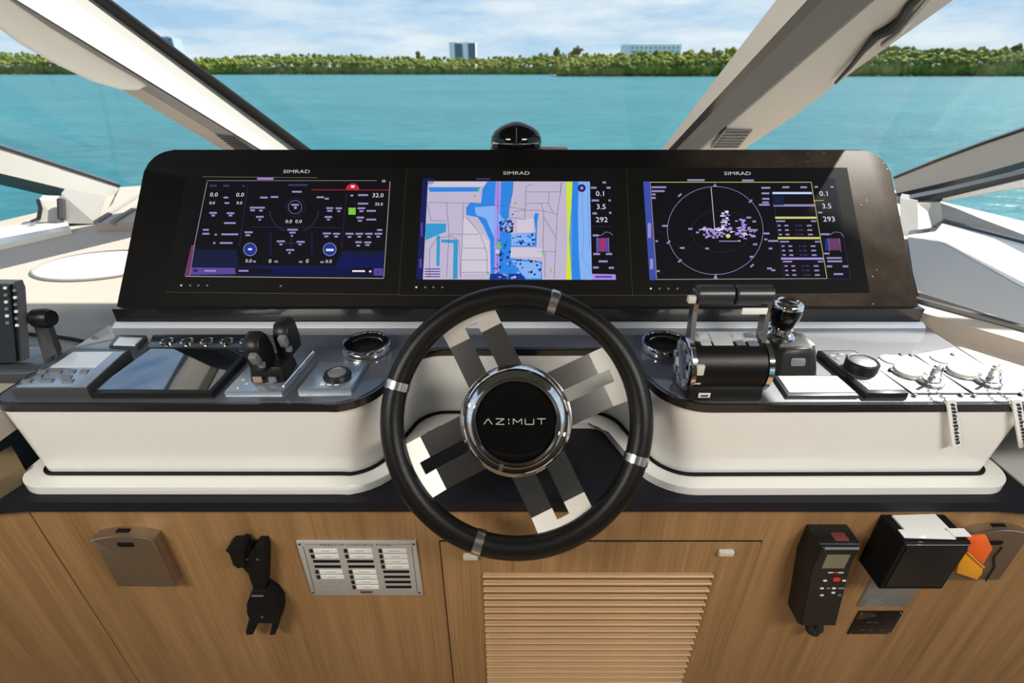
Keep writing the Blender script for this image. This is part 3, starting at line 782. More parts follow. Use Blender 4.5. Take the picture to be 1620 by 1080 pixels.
class Pic:                                    # flat artwork on a screen, drawn in the panel's plane
    def __init__(s, conv, L): s.g = G(); s.c = conv; s.L = L; s.z = .0027
    def up(s): s.z += .00012
    def poly(s, pts, m): s.g.flat([s.c(*p) for p in pts], s.z, m, s.L)
    def rect(s, x0, y0, x1, y1, m): s.poly([(x0, y0), (x1, y0), (x1, y1), (x0, y1)], m)
    def line(s, pts, w, m):
        for a, b in zip(pts, pts[1:]): s.g.line(s.c(*a), s.c(*b), w, s.z, m, s.L)
    def text(s, t, x, y, size, m, sx=1.0): s.g.text(t, s.c(x, y), size, s.z, m, s.L, sx=sx)
    def ring(s, x, y, rx, ry, w, m, n=40, a0=0, a1=360):
        s.line([(x + rx * math.cos(R(a0 + (a1 - a0) * i / n)), y + ry * math.sin(R(a0 + (a1 - a0) * i / n))) for i in range(n + 1)], w, m)
    def disc(s, x, y, rx, ry, m, n=20): s.poly([(x + rx * math.cos(6.2832 * i / n), y + ry * math.sin(6.2832 * i / n)) for i in range(n)], m)
    def blip(s, x, y, w=26, h=7, m='g_text'):
        s.rect(x - w, y - h, x + w, y + h, m)
    def build(s, name, t): return s.g.build(name, t, smooth=False)

# left: engine data
t, L = display('left display showing dark engine gauges over a navy band', [(298, 264), (643, 266), (630, 466), (263, 462)], [(320, 284), (617, 287), (607, 440), (289, 437)], (470, 272.5), [(288, 452), (302, 452), (315, 452), (329, 452), (445, 453)])
P = Pic(cvt(270, 240, 370 / 1620), L)
P.poly([(150, 800), (180, 680), (460, 680), (480, 800), (1140, 800), (1190, 690), (1480, 690), (1470, 868), (140, 862)], 'g_deep')
P.poly([(480, 800), (1480, 720), (1475, 868), (470, 862)], 'g_navy'); P.up()
P.poly([(500, 660), (1180, 660), (1150, 795), (490, 795)], 'g_black')
P.poly([(150, 805), (450, 808), (455, 850), (145, 856)], 'g_purple'); P.rect(1410, 812, 1472, 860, 'g_purple'); P.poly([(455, 812), (700, 812), (700, 846), (470, 846)], 'g_black'); P.rect(1250, 808, 1400, 846, 'g_black')
P.poly([(150, 650), (178, 650), (140, 862), (100, 866)], 'g_maroon')
P.line([(225, 178), (1020, 185)], .0007, 'g_gold'); P.line([(255, 205), (1430, 205)], .0008, 'g_line'); P.line([(258, 215), (170, 650), (140, 860)], .0011, 'g_line')
P.line([(1522, 210), (1478, 878)], .0013, 'g_line'); P.line([(110, 866), (1476, 880)], .0015, 'g_line'); P.line([(540, 230), (480, 660)], .0006, 'g_dim'); P.line([(1220, 290), (1185, 680)], .0006, 'g_dim')
P.line([(980, 268), (1510, 270)], .0012, 'g_red'); P.poly([(1215, 268), (1225, 240), (1250, 225), (1280, 225), (1302, 242), (1310, 268)], 'g_red'); P.rect(1234, 392, 1284, 440, 'g_green'); P.up()
for tx, x, y, sz in [('0.0', 305, 303, .0135), ('0.0', 486, 304, .0135), ('0.0', 293, 360, .0095), ('0.0', 481, 360, .0095), ('32.0', 1438, 308, .0135), ('32.0', 1445, 368, .0095), ('0.0  0.0', 856, 488, .0110), ('0.0', 545, 760, .0105), ('0', 693, 762, .0120), ('0', 950, 762, .0120), ('0.0', 1098, 764, .0105)]:
    P.text(tx, x, y, sz, 'g_white', 1.05)
for x, y, w in [(395, 360, 16), (388, 322, 16), (300, 428, 26), (300, 446, 12), (420, 430, 26), (420, 446, 12), (415, 498, 40), (250, 545, 20), (250, 572, 24), (318, 578, 8), (415, 576, 58), (308, 636, 8), (390, 636, 44), (650, 322, 26), (724, 318, 26),
                (1040, 320, 26), (1085, 330, 14), (605, 392, 52), (572, 410, 16), (630, 412, 12), (622, 455, 26), (622, 475, 8), (1105, 395, 24), (1105, 414, 18), (1168, 396, 22), (1168, 416, 10), (1096, 456, 26), (1096, 474, 10), (884, 236, 66), (878, 282, 34),
                (866, 372, 26), (848, 544, 36), (848, 564, 22), (844, 586, 7), (545, 562, 28), (540, 582, 16), (768, 624, 28), (768, 646, 10), (905, 628, 28), (900, 646, 10), (832, 684, 28), (828, 704, 8), (1085, 570, 28), (1082, 590, 14), (1152, 572, 24), (1150, 592, 12),
                (1242, 572, 28), (1242, 594, 12), (1310, 572, 26), (1310, 592, 12), (1376, 572, 26), (1376, 594, 12), (1442, 572, 26), (1440, 592, 12), (1450, 546, 18), (1304, 630, 22), (1302, 654, 12), (1368, 632, 24), (1366, 650, 14), (1335, 305, 34), (1335, 364, 36),
                (1324, 396, 26), (1324, 416, 14), (1392, 414, 32), (1316, 460, 26), (1314, 482, 14), (1392, 474, 34), (1258, 308, 10), (280, 828, 40), (510, 828, 34), (735, 764, 12), (905, 766, 12), (1052, 768, 12), (585, 764, 10), (300, 240, 26), (392, 240, 22), (510, 242, 10)]:
    P.blip(x, y, w, 6, 'g_text' if y > 260 else 'g_dim')
P.blip(1305, 830, 44, 6, 'g_white'); P.blip(1385, 832, 8, 6, 'g_white'); P.blip(660, 192, 56, 6, 'g_magenta'); P.blip(1264, 246, 12, 8, 'g_white'); P.blip(1478, 208, 12, 8, 'g_text'); P.blip(1440, 836, 10, 8, 'g_dim'); P.blip(178, 826, 14, 8, 'g_navy')
P.ring(866, 388, 46, 46, .0007, 'g_text'); P.disc(868, 392, 10, 10, 'g_text'); P.ring(868, 388, 64, 64, .0005, 'g_dim')
P.line([(842, 590), (832, 720)], .0009, 'g_dim'); P.line([(740, 636), (935, 640)], .0009, 'g_dim'); P.line([(560, 525), (1190, 530)], .0006, 'g_dim')
for x in (555, 1105):
    P.disc(x, 680, 42, 42, 'g_deepblue'); P.ring(x, 680, 44, 44, .0014, 'g_text')
P.ring(850, 400, 160, 160, .0012, 'g_dim', 20, 110, 175); P.ring(868, 400, 160, 160, .0012, 'g_dim', 20, 5, 70)
P.up()
P.rect(542, 672, 568, 686, 'g_white'); P.rect(1080, 676, 1132, 692, 'g_white')
for x0 in (690, 975):
    P.rect(x0, 560, x0 + 14, 720, 'g_deep')
P.build('engine_graphics', t)

# centre: chart
t, L = display('centre display showing a pale chart with blue water', [(645, 266), (990, 267), (1000, 467), (632, 467)], [(669, 287), (969, 288), (974, 443), (659, 443)], (817, 275), [(659, 455), (673, 455), (686, 455), (700, 455)])
P = Pic(cvt(640, 240, 360 / 1620), L)
P.poly([(168, 215), (1318, 217), (1333, 914), (132, 912)], 'g_land'); P.poly([(1318, 217), (1474, 217), (1500, 876), (1332, 872)], 'g_black'); P.poly([(130, 205), (165, 205), (132, 912), (84, 910)], 'g_navy'); P.poly([(1332, 872), (1500, 876), (1503, 914), (1333, 914)], 'g_magenta'); P.poly([(130, 195), (215, 195), (205, 236), (128, 236)], 'g_navy'); P.up()
P.poly([(220, 218), (590, 218), (560, 252), (175, 252)], 'g_land2'); P.poly([(170, 258), (540, 258), (530, 288), (180, 290)], 'g_blue')
P.poly([(430, 470), (600, 640), (610, 870), (400, 870), (415, 500)], 'g_land2')
P.poly([(590, 217), (775, 217), (770, 300), (745, 400), (740, 470), (690, 560), (760, 590), (935, 580), (920, 470), (930, 440), (955, 445), (945, 500), (938, 680), (756, 680), (752, 760), (975, 785), (978, 914), (615, 914), (610, 640), (560, 530), (520, 470), (440, 455), (440, 400), (470, 365), (545, 372), (555, 270)], 'g_blue')
P.poly([(150, 515), (298, 515), (295, 575), (250, 590), (150, 635)], 'g_teal'); P.poly([(230, 600), (255, 600), (250, 820), (228, 815)], 'g_teal'); P.poly([(262, 628), (382, 630), (378, 908), (345, 908), (350, 655), (262, 650)], 'g_teal')
P.poly([(1150, 218), (1192, 218), (1190, 914), (1150, 914), (1158, 600)], 'g_lime'); P.poly([(1195, 218), (1240, 218), (1235, 420), (1240, 700), (1252, 914), (1188, 914), (1170, 620), (1185, 400)], 'g_blue'); P.poly([(1238, 218), (1318, 218), (1332, 914), (1250, 914), (1238, 700), (1233, 420)], 'g_sky'); P.up()
P.poly([(500, 400), (640, 390), (700, 480), (640, 560), (640, 620), (580, 480), (510, 455)], 'g_sky'); P.poly([(650, 217), (690, 217), (680, 420), (672, 914), (640, 914), (640, 420)], 'g_magenta')
P.poly([(800, 490), (920, 480), (915, 578), (800, 578)], 'g_land2'); P.poly([(760, 690), (980, 690), (980, 752), (756, 752)], 'g_land2'); P.poly([(760, 590), (930, 585), (925, 670), (760, 672)], 'g_sky'); P.poly([(760, 775), (970, 795), (970, 905), (860, 905)], 'g_sky'); P.up()
rr = random.Random(3)
for i in range(150):
    z = i % 3
    if z == 0: x, y = rr.uniform(680, 770), rr.uniform(450, 580)
    elif z == 1: x, y = rr.uniform(625, 975), rr.uniform(770, 905)
    else: x, y = rr.choice([(rr.uniform(640, 750), rr.uniform(630, 760)), (rr.uniform(765, 925), rr.uniform(595, 668))])
    a = rr.uniform(5, 12); P.poly([(x - a, y - a * .6), (x + a, y - a), (x + a * .6, y + a), (x - a * .8, y + a * .7)], rr.choice(['g_deepblue', 'g_deepblue', 'g_sky', 'g_blue', 'g_navy']))
for pts in [[(168, 366), (545, 372)], [(300, 366), (318, 590), (300, 900)], [(420, 370), (412, 640), (400, 900)], [(318, 590), (530, 592)], [(415, 690), (580, 690)], [(410, 775), (595, 775)], [(405, 862), (610, 862)], [(440, 470), (540, 590), (585, 720), (590, 870)],
            [(165, 375), (190, 495), (300, 500)], [(180, 900), (180, 700), (230, 620), (330, 605), (390, 640), (400, 900)], [(775, 225), (740, 470), (855, 488), (865, 250), (910, 235)], [(865, 292), (1115, 290)], [(1030, 292), (1022, 372), (865, 372)], [(1120, 225), (1085, 450), (1065, 905)],
            [(860, 420), (985, 425), (1085, 450)], [(970, 372), (990, 425), (985, 730)], [(1022, 372), (1060, 440)], [(990, 470), (1075, 610)], [(945, 715), (1078, 715)], [(545, 372), (860, 415)], [(1000, 720), (1000, 905)], [(775, 430), (860, 420)], [(1110, 300), (1110, 225)]]:
    P.line(pts, .0009, 'g_road')
P.line([(664, 217), (662, 914)], .0008, 'g_purple'); P.line([(1270, 230), (1262, 420), (1275, 600), (1262, 760), (1320, 850)], .0007, 'g_blue'); P.line([(1300, 218), (1316, 700)], .0007, 'g_blue')
P.disc(1260, 264, 28, 28, 'g_navy'); P.poly([(610, 872), (830, 872), (865, 914), (605, 914)], 'g_deepblue')
for x, y in [(500, 320), (790, 372), (985, 732), (1040, 848), (595, 872), (530, 275)]: P.disc(x, y, 9, 9, 'g_green')
P.disc(676, 672, 14, 24, 'g_green'); P.disc(662, 718, 13, 20, 'g_land2'); P.disc(740, 550, 12, 12, 'g_yellow'); P.up()
P.disc(1260, 264, 12, 12, 'g_text'); P.blip(678, 896, 8, 3, 'g_white'); P.blip(785, 896, 10, 3, 'g_white'); P.blip(785, 896, 3, 10, 'g_white')
for tx, x, y in [('0.1', 1394, 305), ('3.5', 1398, 398), ('292', 1402, 490)]: P.text(tx, x, y, .0165, 'g_white', 1.05)
for x, y, w in [(1345, 262, 20), (1450, 262, 14), (1356, 352, 26), (1458, 352, 8), (1352, 444, 16), (1462, 440, 8), (1360, 600, 22), (1366, 732, 24), (1454, 732, 22), (1412, 784, 32), (1360, 828, 20), (1470, 830, 18), (1420, 224, 12)]: P.blip(x, y, w, 7, 'g_text')
P.line([(1335, 536), (1478, 540)], .0006, 'g_dim'); P.rect(1368, 618, 1450, 716, 'g_purple'); P.line([(1340, 600), (1400, 600), (1430, 575), (1460, 580), (1480, 600)], .0009, 'g_text'); P.line([(1366, 615), (1368, 728)], .0009, 'g_text'); P.line([(1450, 615), (1454, 728)], .0009, 'g_text')
P.blip(1415, 894, 60, 7, 'g_purple'); P.blip(560, 200, 50, 6, 'g_dim')
for i in range(4): P.blip(200, 838 + i * 18, 54, 4, 'g_purple')
P.rect(118, 510, 132, 610, 'g_purple'); P.rect(108, 765, 124, 830, 'g_purple'); P.up(); P.rect(1398, 620, 1420, 712, 'g_red')
P.build('chart_graphics', t)

# right: radar
t, L = display('right display showing a dark radar ring and data table', [(991, 267), (1339, 266), (1375, 464), (1001, 467)], [(1016, 288), (1320, 284), (1347, 443), (1028, 443)], (1166, 275.5), [(1029, 457), (1043, 457), (1057, 457), (1071, 457)])
P = Pic(cvt(990, 240, 380 / 1620), L)
P.poly([(115, 205), (158, 205), (204, 868), (158, 868)], 'g_bar'); P.line([(160, 210), (1246, 210)], .0013, 'g_yellow'); P.line([(162, 210), (206, 864)], .0010, 'g_line'); P.line([(206, 864), (1352, 858)], .0012, 'g_line'); P.line([(1246, 210), (1352, 858)], .0011, 'g_yellow')
P.line([(1395, 190), (1512, 860), (1355, 860)], .0007, 'g_dim'); P.line([(1070, 188), (1400, 186)], .0009, 'g_black')
P.ring(600, 535, 322, 296, .0010, 'g_text', 60); P.ring(640, 540, 200, 140, .0004, 'g_dim', 40)
P.line([(572, 246), (596, 525)], .0011, 'g_white'); P.line([(985, 280), (1065, 850)], .0006, 'g_dim'); P.up()
for x0, y, x1, m in [(985, 283, 1250, 'g_ice'), (990, 366, 1270, 'g_text'), (1003, 449, 1280, 'g_yellow'), (1020, 586, 1305, 'g_yellow'), (1042, 724, 1330, 'g_magenta')]: P.rect(x0, y - 7, x1, y + 7, m)
P.rect(988, 300, 1060, 366, 'g_deep')
for i in range(3):
    y0 = (480, 618, 752)[i]; o = (0, 26, 46)[i]
    P.blip(1040 + o, y0 - 8, 30, 5); P.blip(1262 + o, y0 - 8, 18, 5)
    for j in range(3):
        y = y0 + 22 + j * 30; k = o + j * 4
        P.blip(1030 + k, y, 10, 5); P.blip(1078 + k, y, 13, 5); P.blip(1142 + k, y, 7, 4, 'g_dim'); P.blip(1172 + k, y, 14, 4, 'g_dim'); P.blip(1232 + k, y, 16, 5)
for x, y, w in [(220, 244, 50), (215, 270, 44), (186, 292, 12), (186, 316, 14), (940, 248, 30), (938, 285, 26), (940, 322, 24), (938, 346, 22), (930, 362, 36), (470, 196, 58), (820, 198, 40), (1075, 244, 24), (1195, 244, 22), (1280, 242, 12), (1385, 242, 10), (1306, 414, 14),
                (1400, 720, 50), (1404, 742, 50), (1368, 776, 18), (1475, 776, 18), (1428, 828, 32), (1340, 560, 28), (1350, 690, 18), (1590, 384, 8), (964, 790, 16), (990, 802, 14), (945, 555, 20), (940, 595, 10), (990, 605, 34), (972, 656, 12), (868, 628, 14), (845, 712, 14), (378, 652, 16), (545, 656, 12), (432, 524, 14), (480, 548, 10),
                (860, 532, 24), (856, 575, 16), (825, 448, 16), (862, 474, 12), (262, 504, 20), (206, 606, 8), (216, 808, 10)]: 
    if x < 1520: P.blip(x, y, w, 6)
for x, y in [(360, 296), (836, 336), (284, 612), (360, 738), (846, 770)]: P.poly([(x - 14, y + 8), (x + 8, y - 12), (x + 16, y - 4), (x - 4, y + 14)], 'g_text')
P.poly([(598, 218), (612, 240), (584, 240)], 'g_text'); P.poly([(602, 822), (616, 862), (588, 862)], 'g_text')
for i in range(150):
    z = i % 4
    if z == 0: x, y = 662 + rr.gauss(0, 14), rr.uniform(405, 530)
    elif z == 1: x, y = rr.uniform(490, 710), 525 + rr.gauss(0, 8)
    elif z == 2: x, y = 590 + rr.gauss(0, 38), 560 + rr.gauss(0, 14)
    else: x, y = 780 + rr.gauss(0, 30), 545 + rr.gauss(0, 26)
    P.blip(x, y, rr.uniform(4, 14), rr.uniform(3, 6), rr.choice(['g_text', 'g_magenta', 'g_white']))
for i in range(14): P.blip(790 + rr.gauss(0, 8), rr.uniform(460, 530), 9, 5, 'g_magenta')
P.rect(625, 604, 770, 610, 'g_text')
for tx, x, y in [('0.1', 1333, 288), ('3.5', 1350, 372), ('293', 1366, 460)]: P.text(tx, x, y, .0165, 'g_white', 1.05)
P.rect(1362, 588, 1436, 668, 'g_maroon'); P.rect(1340, 590, 1358, 668, 'g_deepblue'); P.line([(1305, 562), (1375, 562), (1400, 545), (1440, 548), (1465, 578)], .0009, 'g_text'); P.line([(1436, 588), (1444, 676)], .0009, 'g_text'); P.line([(1360, 588), (1368, 676)], .0009, 'g_text')
P.line([(1260, 335), (1330, 332)], .0012, 'g_yellow'); P.rect(146, 485, 168, 585, 'g_text'); P.rect(160, 725, 182, 795, 'g_text'); P.up()
P.disc(686, 572, 16, 14, 'g_yellow')
P.build('radar_graphics', t)

# compass on top of the panel
cpos = PAN_M @ Vector((pan(817, 238)[0], H2, -.010)) + Vector((0, .050, .002))
t = thing('compass', 'black domed compass standing on the panel top', 'compass', cpos)
g = G(); g.prism(rrect(.116, .085, .03), -.026, .003, 'black_plastic', .003); g.build('base', t)
g = G(); g.lathe([(.055, .002), (.0572, .014), (.0555, .026), (.049, .037), (.036, .0465), (.022, .052), (.010, .0560), (0, .0568)], 'black_glossy', 40, sy=.8); g.build('hood', t, angle=70)
g = G(); g.tube([(.0575 * math.cos(R(a)), .0575 * .82 * math.sin(R(a)), .0145) for a in range(205, 336, 6)], .0018, 'brushed_steel', 8); g.build('front_lip', t)
g = G(); g.tube([(0, -.0455, .018), (0, -.0445, .027), (0, -.039, .0375), (0, -.029, .0470)], .0008, 'mid_grey', 6); g.build('seam', t)
g = G(); g.box((.078, -.01, .002), (.075, .016, .006), 'mid_grey', .002); g.build('bracket', t)

# ================================================================== STEERING WHEEL
d = ray(817.5, 664); WC = CAM + d * .730
WM = Matrix.Translation(WC) @ Matrix.Rotation(R(57), 4, 'X')
wh = thing('steering_wheel', 'black leather steering wheel with four split chrome spokes', 'wheel', WM)
RR, TR = .1822, .0172
g = G(); g.tube([(RR * math.cos(2 * math.pi * i / 96), RR * math.sin(2 * math.pi * i / 96), 0) for i in range(96)], TR, 'black_leather', 20, closed=True); g.build('rim', wh)
BANDS = (72.5, 164, 252.5, 342)
for a in BANDS:
    g = G(); pts = [(RR * math.cos(R(a + k)), RR * math.sin(R(a + k)), 0) for k in (-2.1, -1.9, 1.9, 2.1)]
    g.tube(pts, [TR, TR + .0012, TR + .0012, TR], 'brushed_steel', 24, caps=False); g.build('rim_band', wh, angle=50)
SPK = (116.3, 24.6, 207.5, 295.8)
def spoke_bars():
    g = G(); w, s, th = .0435, .0098, .0045
    prof = [(.060, -.016), (.1400, -.018)]
    for sg in (1, -1):
        g.loft([[(r, sg * s, z), (r, sg * w, z), (r, sg * w, z - th), (r, sg * s, z - th)] for r, z in prof], 'steel_spoke')
    return g
def spoke_tab():
    g = G(); w, s, th = .0435, .0098, .0045
    def row(r0, r1, z0, z1, a, b):
        g.loft([[(r0, a, z0), (r0, b, z0), (r0, b, z0 - th), (r0, a, z0 - th)], [(r1, a, z1), (r1, b, z1), (r1, b, z1 - th), (r1, a, z1 - th)]], 'lit_steel')
    zz = lambda r: -.018 + (r - .1400) / .032 * .017
    for a, b in ((-w, -s), (s, w)): row(.1400, .1560, zz(.1400), zz(.1560), a, b)
    row(.1560, .1740, zz(.1560), zz(.1740), -w, w)
    return g
sm = None
for a in SPK:
    if sm is None: o = spoke_bars().build('spoke', wh, angle=15); q_ = spoke_tab().build('spoke_tab', o, angle=15); sm = (o.data, q_.data)
    else:
        o = bpy.data.objects.new('spoke', sm[0]); COL.objects.link(o); o.parent = wh
        q_ = bpy.data.objects.new('spoke_tab', sm[1]); COL.objects.link(q_); q_.parent = o
    o.matrix_local = Matrix.Rotation(R(a), 4, 'Z')
g = G(); g.lathe([(.050, -.050), (.078, -.046), (.0835, -.034), (.0845, -.018), (.0815, -.006), (.074, .003), (.0665, .0075), (.0625, .0115), (.0590, .0120), (.0575, .0095), (.0575, .004)], 'chrome', 64, M=Matrix.Translation((-.001, -.002, 0))); hub = g.build('hub_ring', wh, angle=28)
g = G(); g.lathe([(.0576, .004), (.0560, .0085), (.045, .0098), (0, .0104)], 'black_glossy', 64, M=Matrix.Translation((-.001, -.002, 0))); hc = g.build('hub_cap', wh, angle=50)
g = G()
LET = {'A': [[(0, 0), (.5, 1), (1, 0)]], 'Z': [[(0, 1), (1, 1), (0, 0), (1, 0)]], 'I': [[(.5, 0), (.5, .35)], [(.5, .62), (.5, 1)]], 'M': [[(0, 0), (0, 1), (.5, .35), (1, 1), (1, 0)]], 'U': [[(0, 1), (0, 0), (1, 0), (1, 1)]], 'T': [[(0, 1), (1, 1)], [(.5, 1), (.5, 0)]]}
x0 = -.0465; wl, hl, gap = .0122, .0080, .0040
for ch in 'AZIMUT':
    w_ = wl if ch != 'I' else .003
    for st in LET[ch]:
        for a, b in zip(st, st[1:]):
            A = (x0 + a[0] * w_ - .001, -.0055 + a[1] * hl); B = (x0 + b[0] * w_ - .001, -.0055 + b[1] * hl); g.line(A, B, .0010, .0108, 'letter_grey')
    x0 += w_ + gap + .001
g.build('lettering', hc, smooth=False)
g = G(); g.lathe([(.046, -.048), (.046, -.185), (.056, -.195), (.060, -.215)], 'dark_grey', 32); g.build('column', wh)
g = G(); g.box((.030, .062, -.12), (.020, .02, .10), 'black_plastic', .005); g.box((-.045, .050, -.10), (.012, .016, .08), 'black_plastic', .005); g.build('tilt_lever', wh)
# ================================================================== THINGS ON THE CONSOLE
# left remote control pad with pale screen
M = at(112, 598, TOP); f = loc_fn(M)
def quad(f, pts, z=TOP): return [f(x, y, z) for x, y in pts]
t = thing('autopilot_controller', 'grey autopilot controller with pale screen and keys, left end of console', 'controller', M)
q = quad(f, [(20, 622), (141, 622), (208, 560), (118, 556)], TOP + .010)
g = G(); g.prism(q, 0, .020, 'dark_grey', .003); g.build('body', t)
g = G(); q2 = offset(quad(f, [(24, 613), (137, 613), (200, 556), (118, 556)], TOP + .02), -.001); g.prism(q2, .0195, .0215, 'device_blue_grey', .001); g.build('face_plate', t)
g = G(); g.prism(quad(f, [(80, 581), (152, 581), (180, 557), (116, 557)], TOP + .0215), .0212, .0222, 'pale_screen', .0004); g.build('screen', t, smooth=False)
g0 = None
for x, y, w in [(67, 587, 16), (88, 588, 20), (113, 587, 14), (133, 587, 14), (62, 594, 12), (104, 596, 20), (42, 602, 17), (74, 601, 22), (107, 602, 19)]:
    g = G(); k = [(x - w / 2 - 1, y + 3), (x + w / 2 - 3, y + 3), (x + w / 2 + 1, y - 2.5), (x - w / 2 + 3, y - 2.5)]
    g.prism(quad(f, k, TOP + .0225), .0214, .0236, 'mid_grey', .0006); g.build('key', t)

# small rectangular module
M = at(203, 540, TOP); f = loc_fn(M)
t = thing('rocker_module', 'small dark module with pale rounded face behind the autopilot controller', 'switch', M)
g = G(); g.prism(offset(quad(f, [(175, 548), (216, 549), (230, 533), (186, 532)], TOP + .006), .002), 0, .010, 'dark_grey', .003); g.build('base', t)
g = G(); g.prism(quad(f, [(179, 545), (213, 546), (225, 534), (189, 533)], TOP + .011), .009, .012, 'pale_screen', .0015); g.build('face', t)

# five push buttons in a dark strip
M = at(322, 541, TOP); f = loc_fn(M)
t = thing('switch_strip', 'dark strip behind the flat touch screen, carrying five round buttons', 'switch strip', M)
g = G(); g.prism(offset(quad(f, [(236, 550), (398, 550), (408, 531), (244, 531)]), .002), 0, .0022, 'edge_black', .001); g.build('base', t)
BX = (265, 296.5, 328, 359.5, 390.5); BN = ('first', 'second', 'middle', 'fourth', 'last')
bt = None
for i, x in enumerate(BX):
    lab = '%s push button from the left in the dark strip, chrome rimmed' % BN[i] if i != 2 else 'middle push button of five in the dark strip, chrome rimmed'
    Mb = at(x, 541.5, TOP + .0022)
    if bt is None:
        bt = thing('push_button', lab, 'button', Mb, 'push buttons in the dark strip')
        g = G(); g.lathe([(.0118, 0), (.0118, .0035), (.0100, .0050), (.0086, .0044), (.0086, .001)], 'chrome', 24); g.build('rim', bt)
        g = G(); g.lathe([(.0085, .0005), (.0080, .0040), (.0045, .0052), (0, .0054)], 'black_plastic', 20); g.build('cap', bt)
    else: copy_tree(bt, Mb, lab)

# flat touch screen
M = at(268, 588, TOP); f = loc_fn(M)
t = thing('touch_screen', 'large flat glossy touch screen lying on the left console', 'screen', M)
q = quad(f, [(141, 622), (334, 622), (398, 552), (236, 550)], TOP + .010)
g = G(); g.prism(q, 0, .011, 'black_plastic', .002); g.build('housing', t)
g = G(); g.prism(offset(quad(f, [(141, 619), (334, 619), (396, 552), (238, 550)], TOP + .011), -.004), .0109, .0118, 'mirror_screen', .0003); g.build('glass', t, smooth=False)

# trim-tab double lever
M = at(424, 597, TOP); f = loc_fn(M)
t = thing('twin_lever_control', 'black twin lever control on a square plate, left console', 'lever', M)
g = G(); g.prism(quad(f, [(356, 624), (446, 624), (500, 560), (418, 558)]), 0, .006, 'device_blue_grey', .002); g.build('plate', t)
g = G(); g.tube([(*f(450, 618), .0075), (*f(497, 563), .0075)], .0022, 'chrome', 8); g.build('side_rail', t)
c0 = f(432, 602); 
g = G(); g.box((c0[0] + .000, c0[1] + .012, .018), (.058, .060, .030), 'black_plastic', .006, taper=(.9, .8)); g.box((c0[0] - .012, c0[1] - .0215, .015), (.014, .004, .010), 'orange_dim', .001); g.box((c0[0] + .012, c0[1] - .0215, .015), (.012, .004, .009), 'mid_grey', .001); g.build('base', t)
def lever(dx, dy, lean):
    L = Matrix.Translation((c0[0] + dx, c0[1] + dy, .030)) @ Matrix.Rotation(R(lean), 4, 'X')
    g = G()
    sec = [(-.020, 0), (.020, 0), (.022, .020), (.016, .046), (.008, .056), (-.012, .052), (-.021, .036), (-.0185, .014)]
    g.loft([[(-.012, y, z) for y, z in sec], [(-.009, y * 1.08, z * 1.04) for y, z in sec], [(.009, y * 1.08, z * 1.04) for y, z in sec], [(.012, y, z) for y, z in sec]], 'black_plastic', M=L)
    o = g.build('lever', t, angle=40)
    g = G(); g.box((.008, -.018, .040), (.013, .012, .020), 'mid_grey', .003, M=L @ Matrix.Rotation(R(18), 4, 'X')); g.box((.010, -.021, .014), (.010, .008, .010), 'mid_grey', .002, M=L); g.build('thumb_pad', o)
lever(-.010, .004, 8); lever(.016, .046, -2)
for k in range(3):
    g = G(); p = f(*[(387, 607), (392, 613), (378, 620)][k]); g.prism(arc(p, .0022, 0, 315, 7), .006, .0066, 'white_print'); g.build('indicator', t)

# rotary keypad
M = at(527, 602, TOP); f = loc_fn(M)
t = thing('rotary_keypad', 'square blue grey keypad with a black rotary knob, left of the wheel', 'controller', M)
g = G(); g.prism(quad(f, [(472, 622), (556, 622), (582, 578), (508, 577)]), 0, .008, 'device_blue_grey', .002); g.build('plate', t)
c = f(534, 594, TOP + .012)
g = G(); g.lathe([(.0215, .008), (.0225, .013), (.0200, .018), (.0150, .0175)], 'black_plastic', 28, M=Matrix.Translation((*c, 0))); g.build('ring', t)
g = G(); g.lathe([(.0150, .012), (.0145, .0195), (.0105, .0215), (.0095, .0200), (0, .0200)], 'mid_grey', 24, M=Matrix.Translation((*c, 0))); g.build('knob', t)
for x in (511, 522, 533):
    g = G(); p = f(x, 607, TOP + .008); g.prism(rrect(.0085, .0085, .002, 3, *p), .0078, .0092, 'white_print', .0003); g.build('key', t)

# cup holders
def cup(px, py, label):
    t = thing('cup_holder', label, 'cup holder', at(px, py, TOP), 'cup holders in the console')
    g = G(); g.lathe([(.040, .0), (.0435, .001), (.0445, .012), (.0425, .0165), (.0385, .0165), (.0375, .013), (.0370, .004)], 'chrome', 48); g.build('rim', t)
    g = G(); g.lathe([(.0371, .014), (.0365, .0012), (.034, .0006), (0, .0006)], 'black_matte', 40); g.build('well', t)
    g = G(); g.tube([(.030 * math.cos(R(a)), .030 * math.sin(R(a)), .010) for a in range(20, 161, 10)], .0013, 'chrome', 6); g.build('inner_ring', t)
cup(581, 553, 'chrome rimmed cup holder on the left wing beside the wheel')
cup(1052, 552, 'chrome rimmed cup holder on the right wing beside the throttle')

# ---- throttle
M = at(1137, 611, TOP); f = loc_fn(M)
t = thing('throttle_control', 'black twin throttle with chrome arms right of the wheel', 'throttle', M)
DC = Vector((-.003, .0, .0435))
def xrot(c): return Matrix.Translation(c) @ Matrix.Rotation(R(90), 4, 'Y')
g = G(); g.box((-.006, -.002, .012), (.116, .080, .026), 'black_plastic', .006, taper=(1, .92)); g.build('base', t)
g = G(); g.box((-.040, -.0425, .012), (.018, .002, .008), 'white_print', .0004); g.box((-.040, -.0437, .012), (.011, .001, .003), 'ink'); g.build('base_tag', t)
g = G(); g.lathe([(.034, -.0545), (.0395, -.0525), (.0395, .0525), (.034, .0545)], 'black_leather', 48, M=xrot(DC)); g.build('drum', t, angle=50)
g = G()
pl_ = Matrix.Translation(DC + Vector((0, .004, .0355))) @ Matrix.Rotation(R(14), 4, 'X')
g.box((0, 0, 0), (.104, .046, .010), 'deck_silver', .003, M=pl_, taper=(.93, .9)); g.build('key_deck', t)
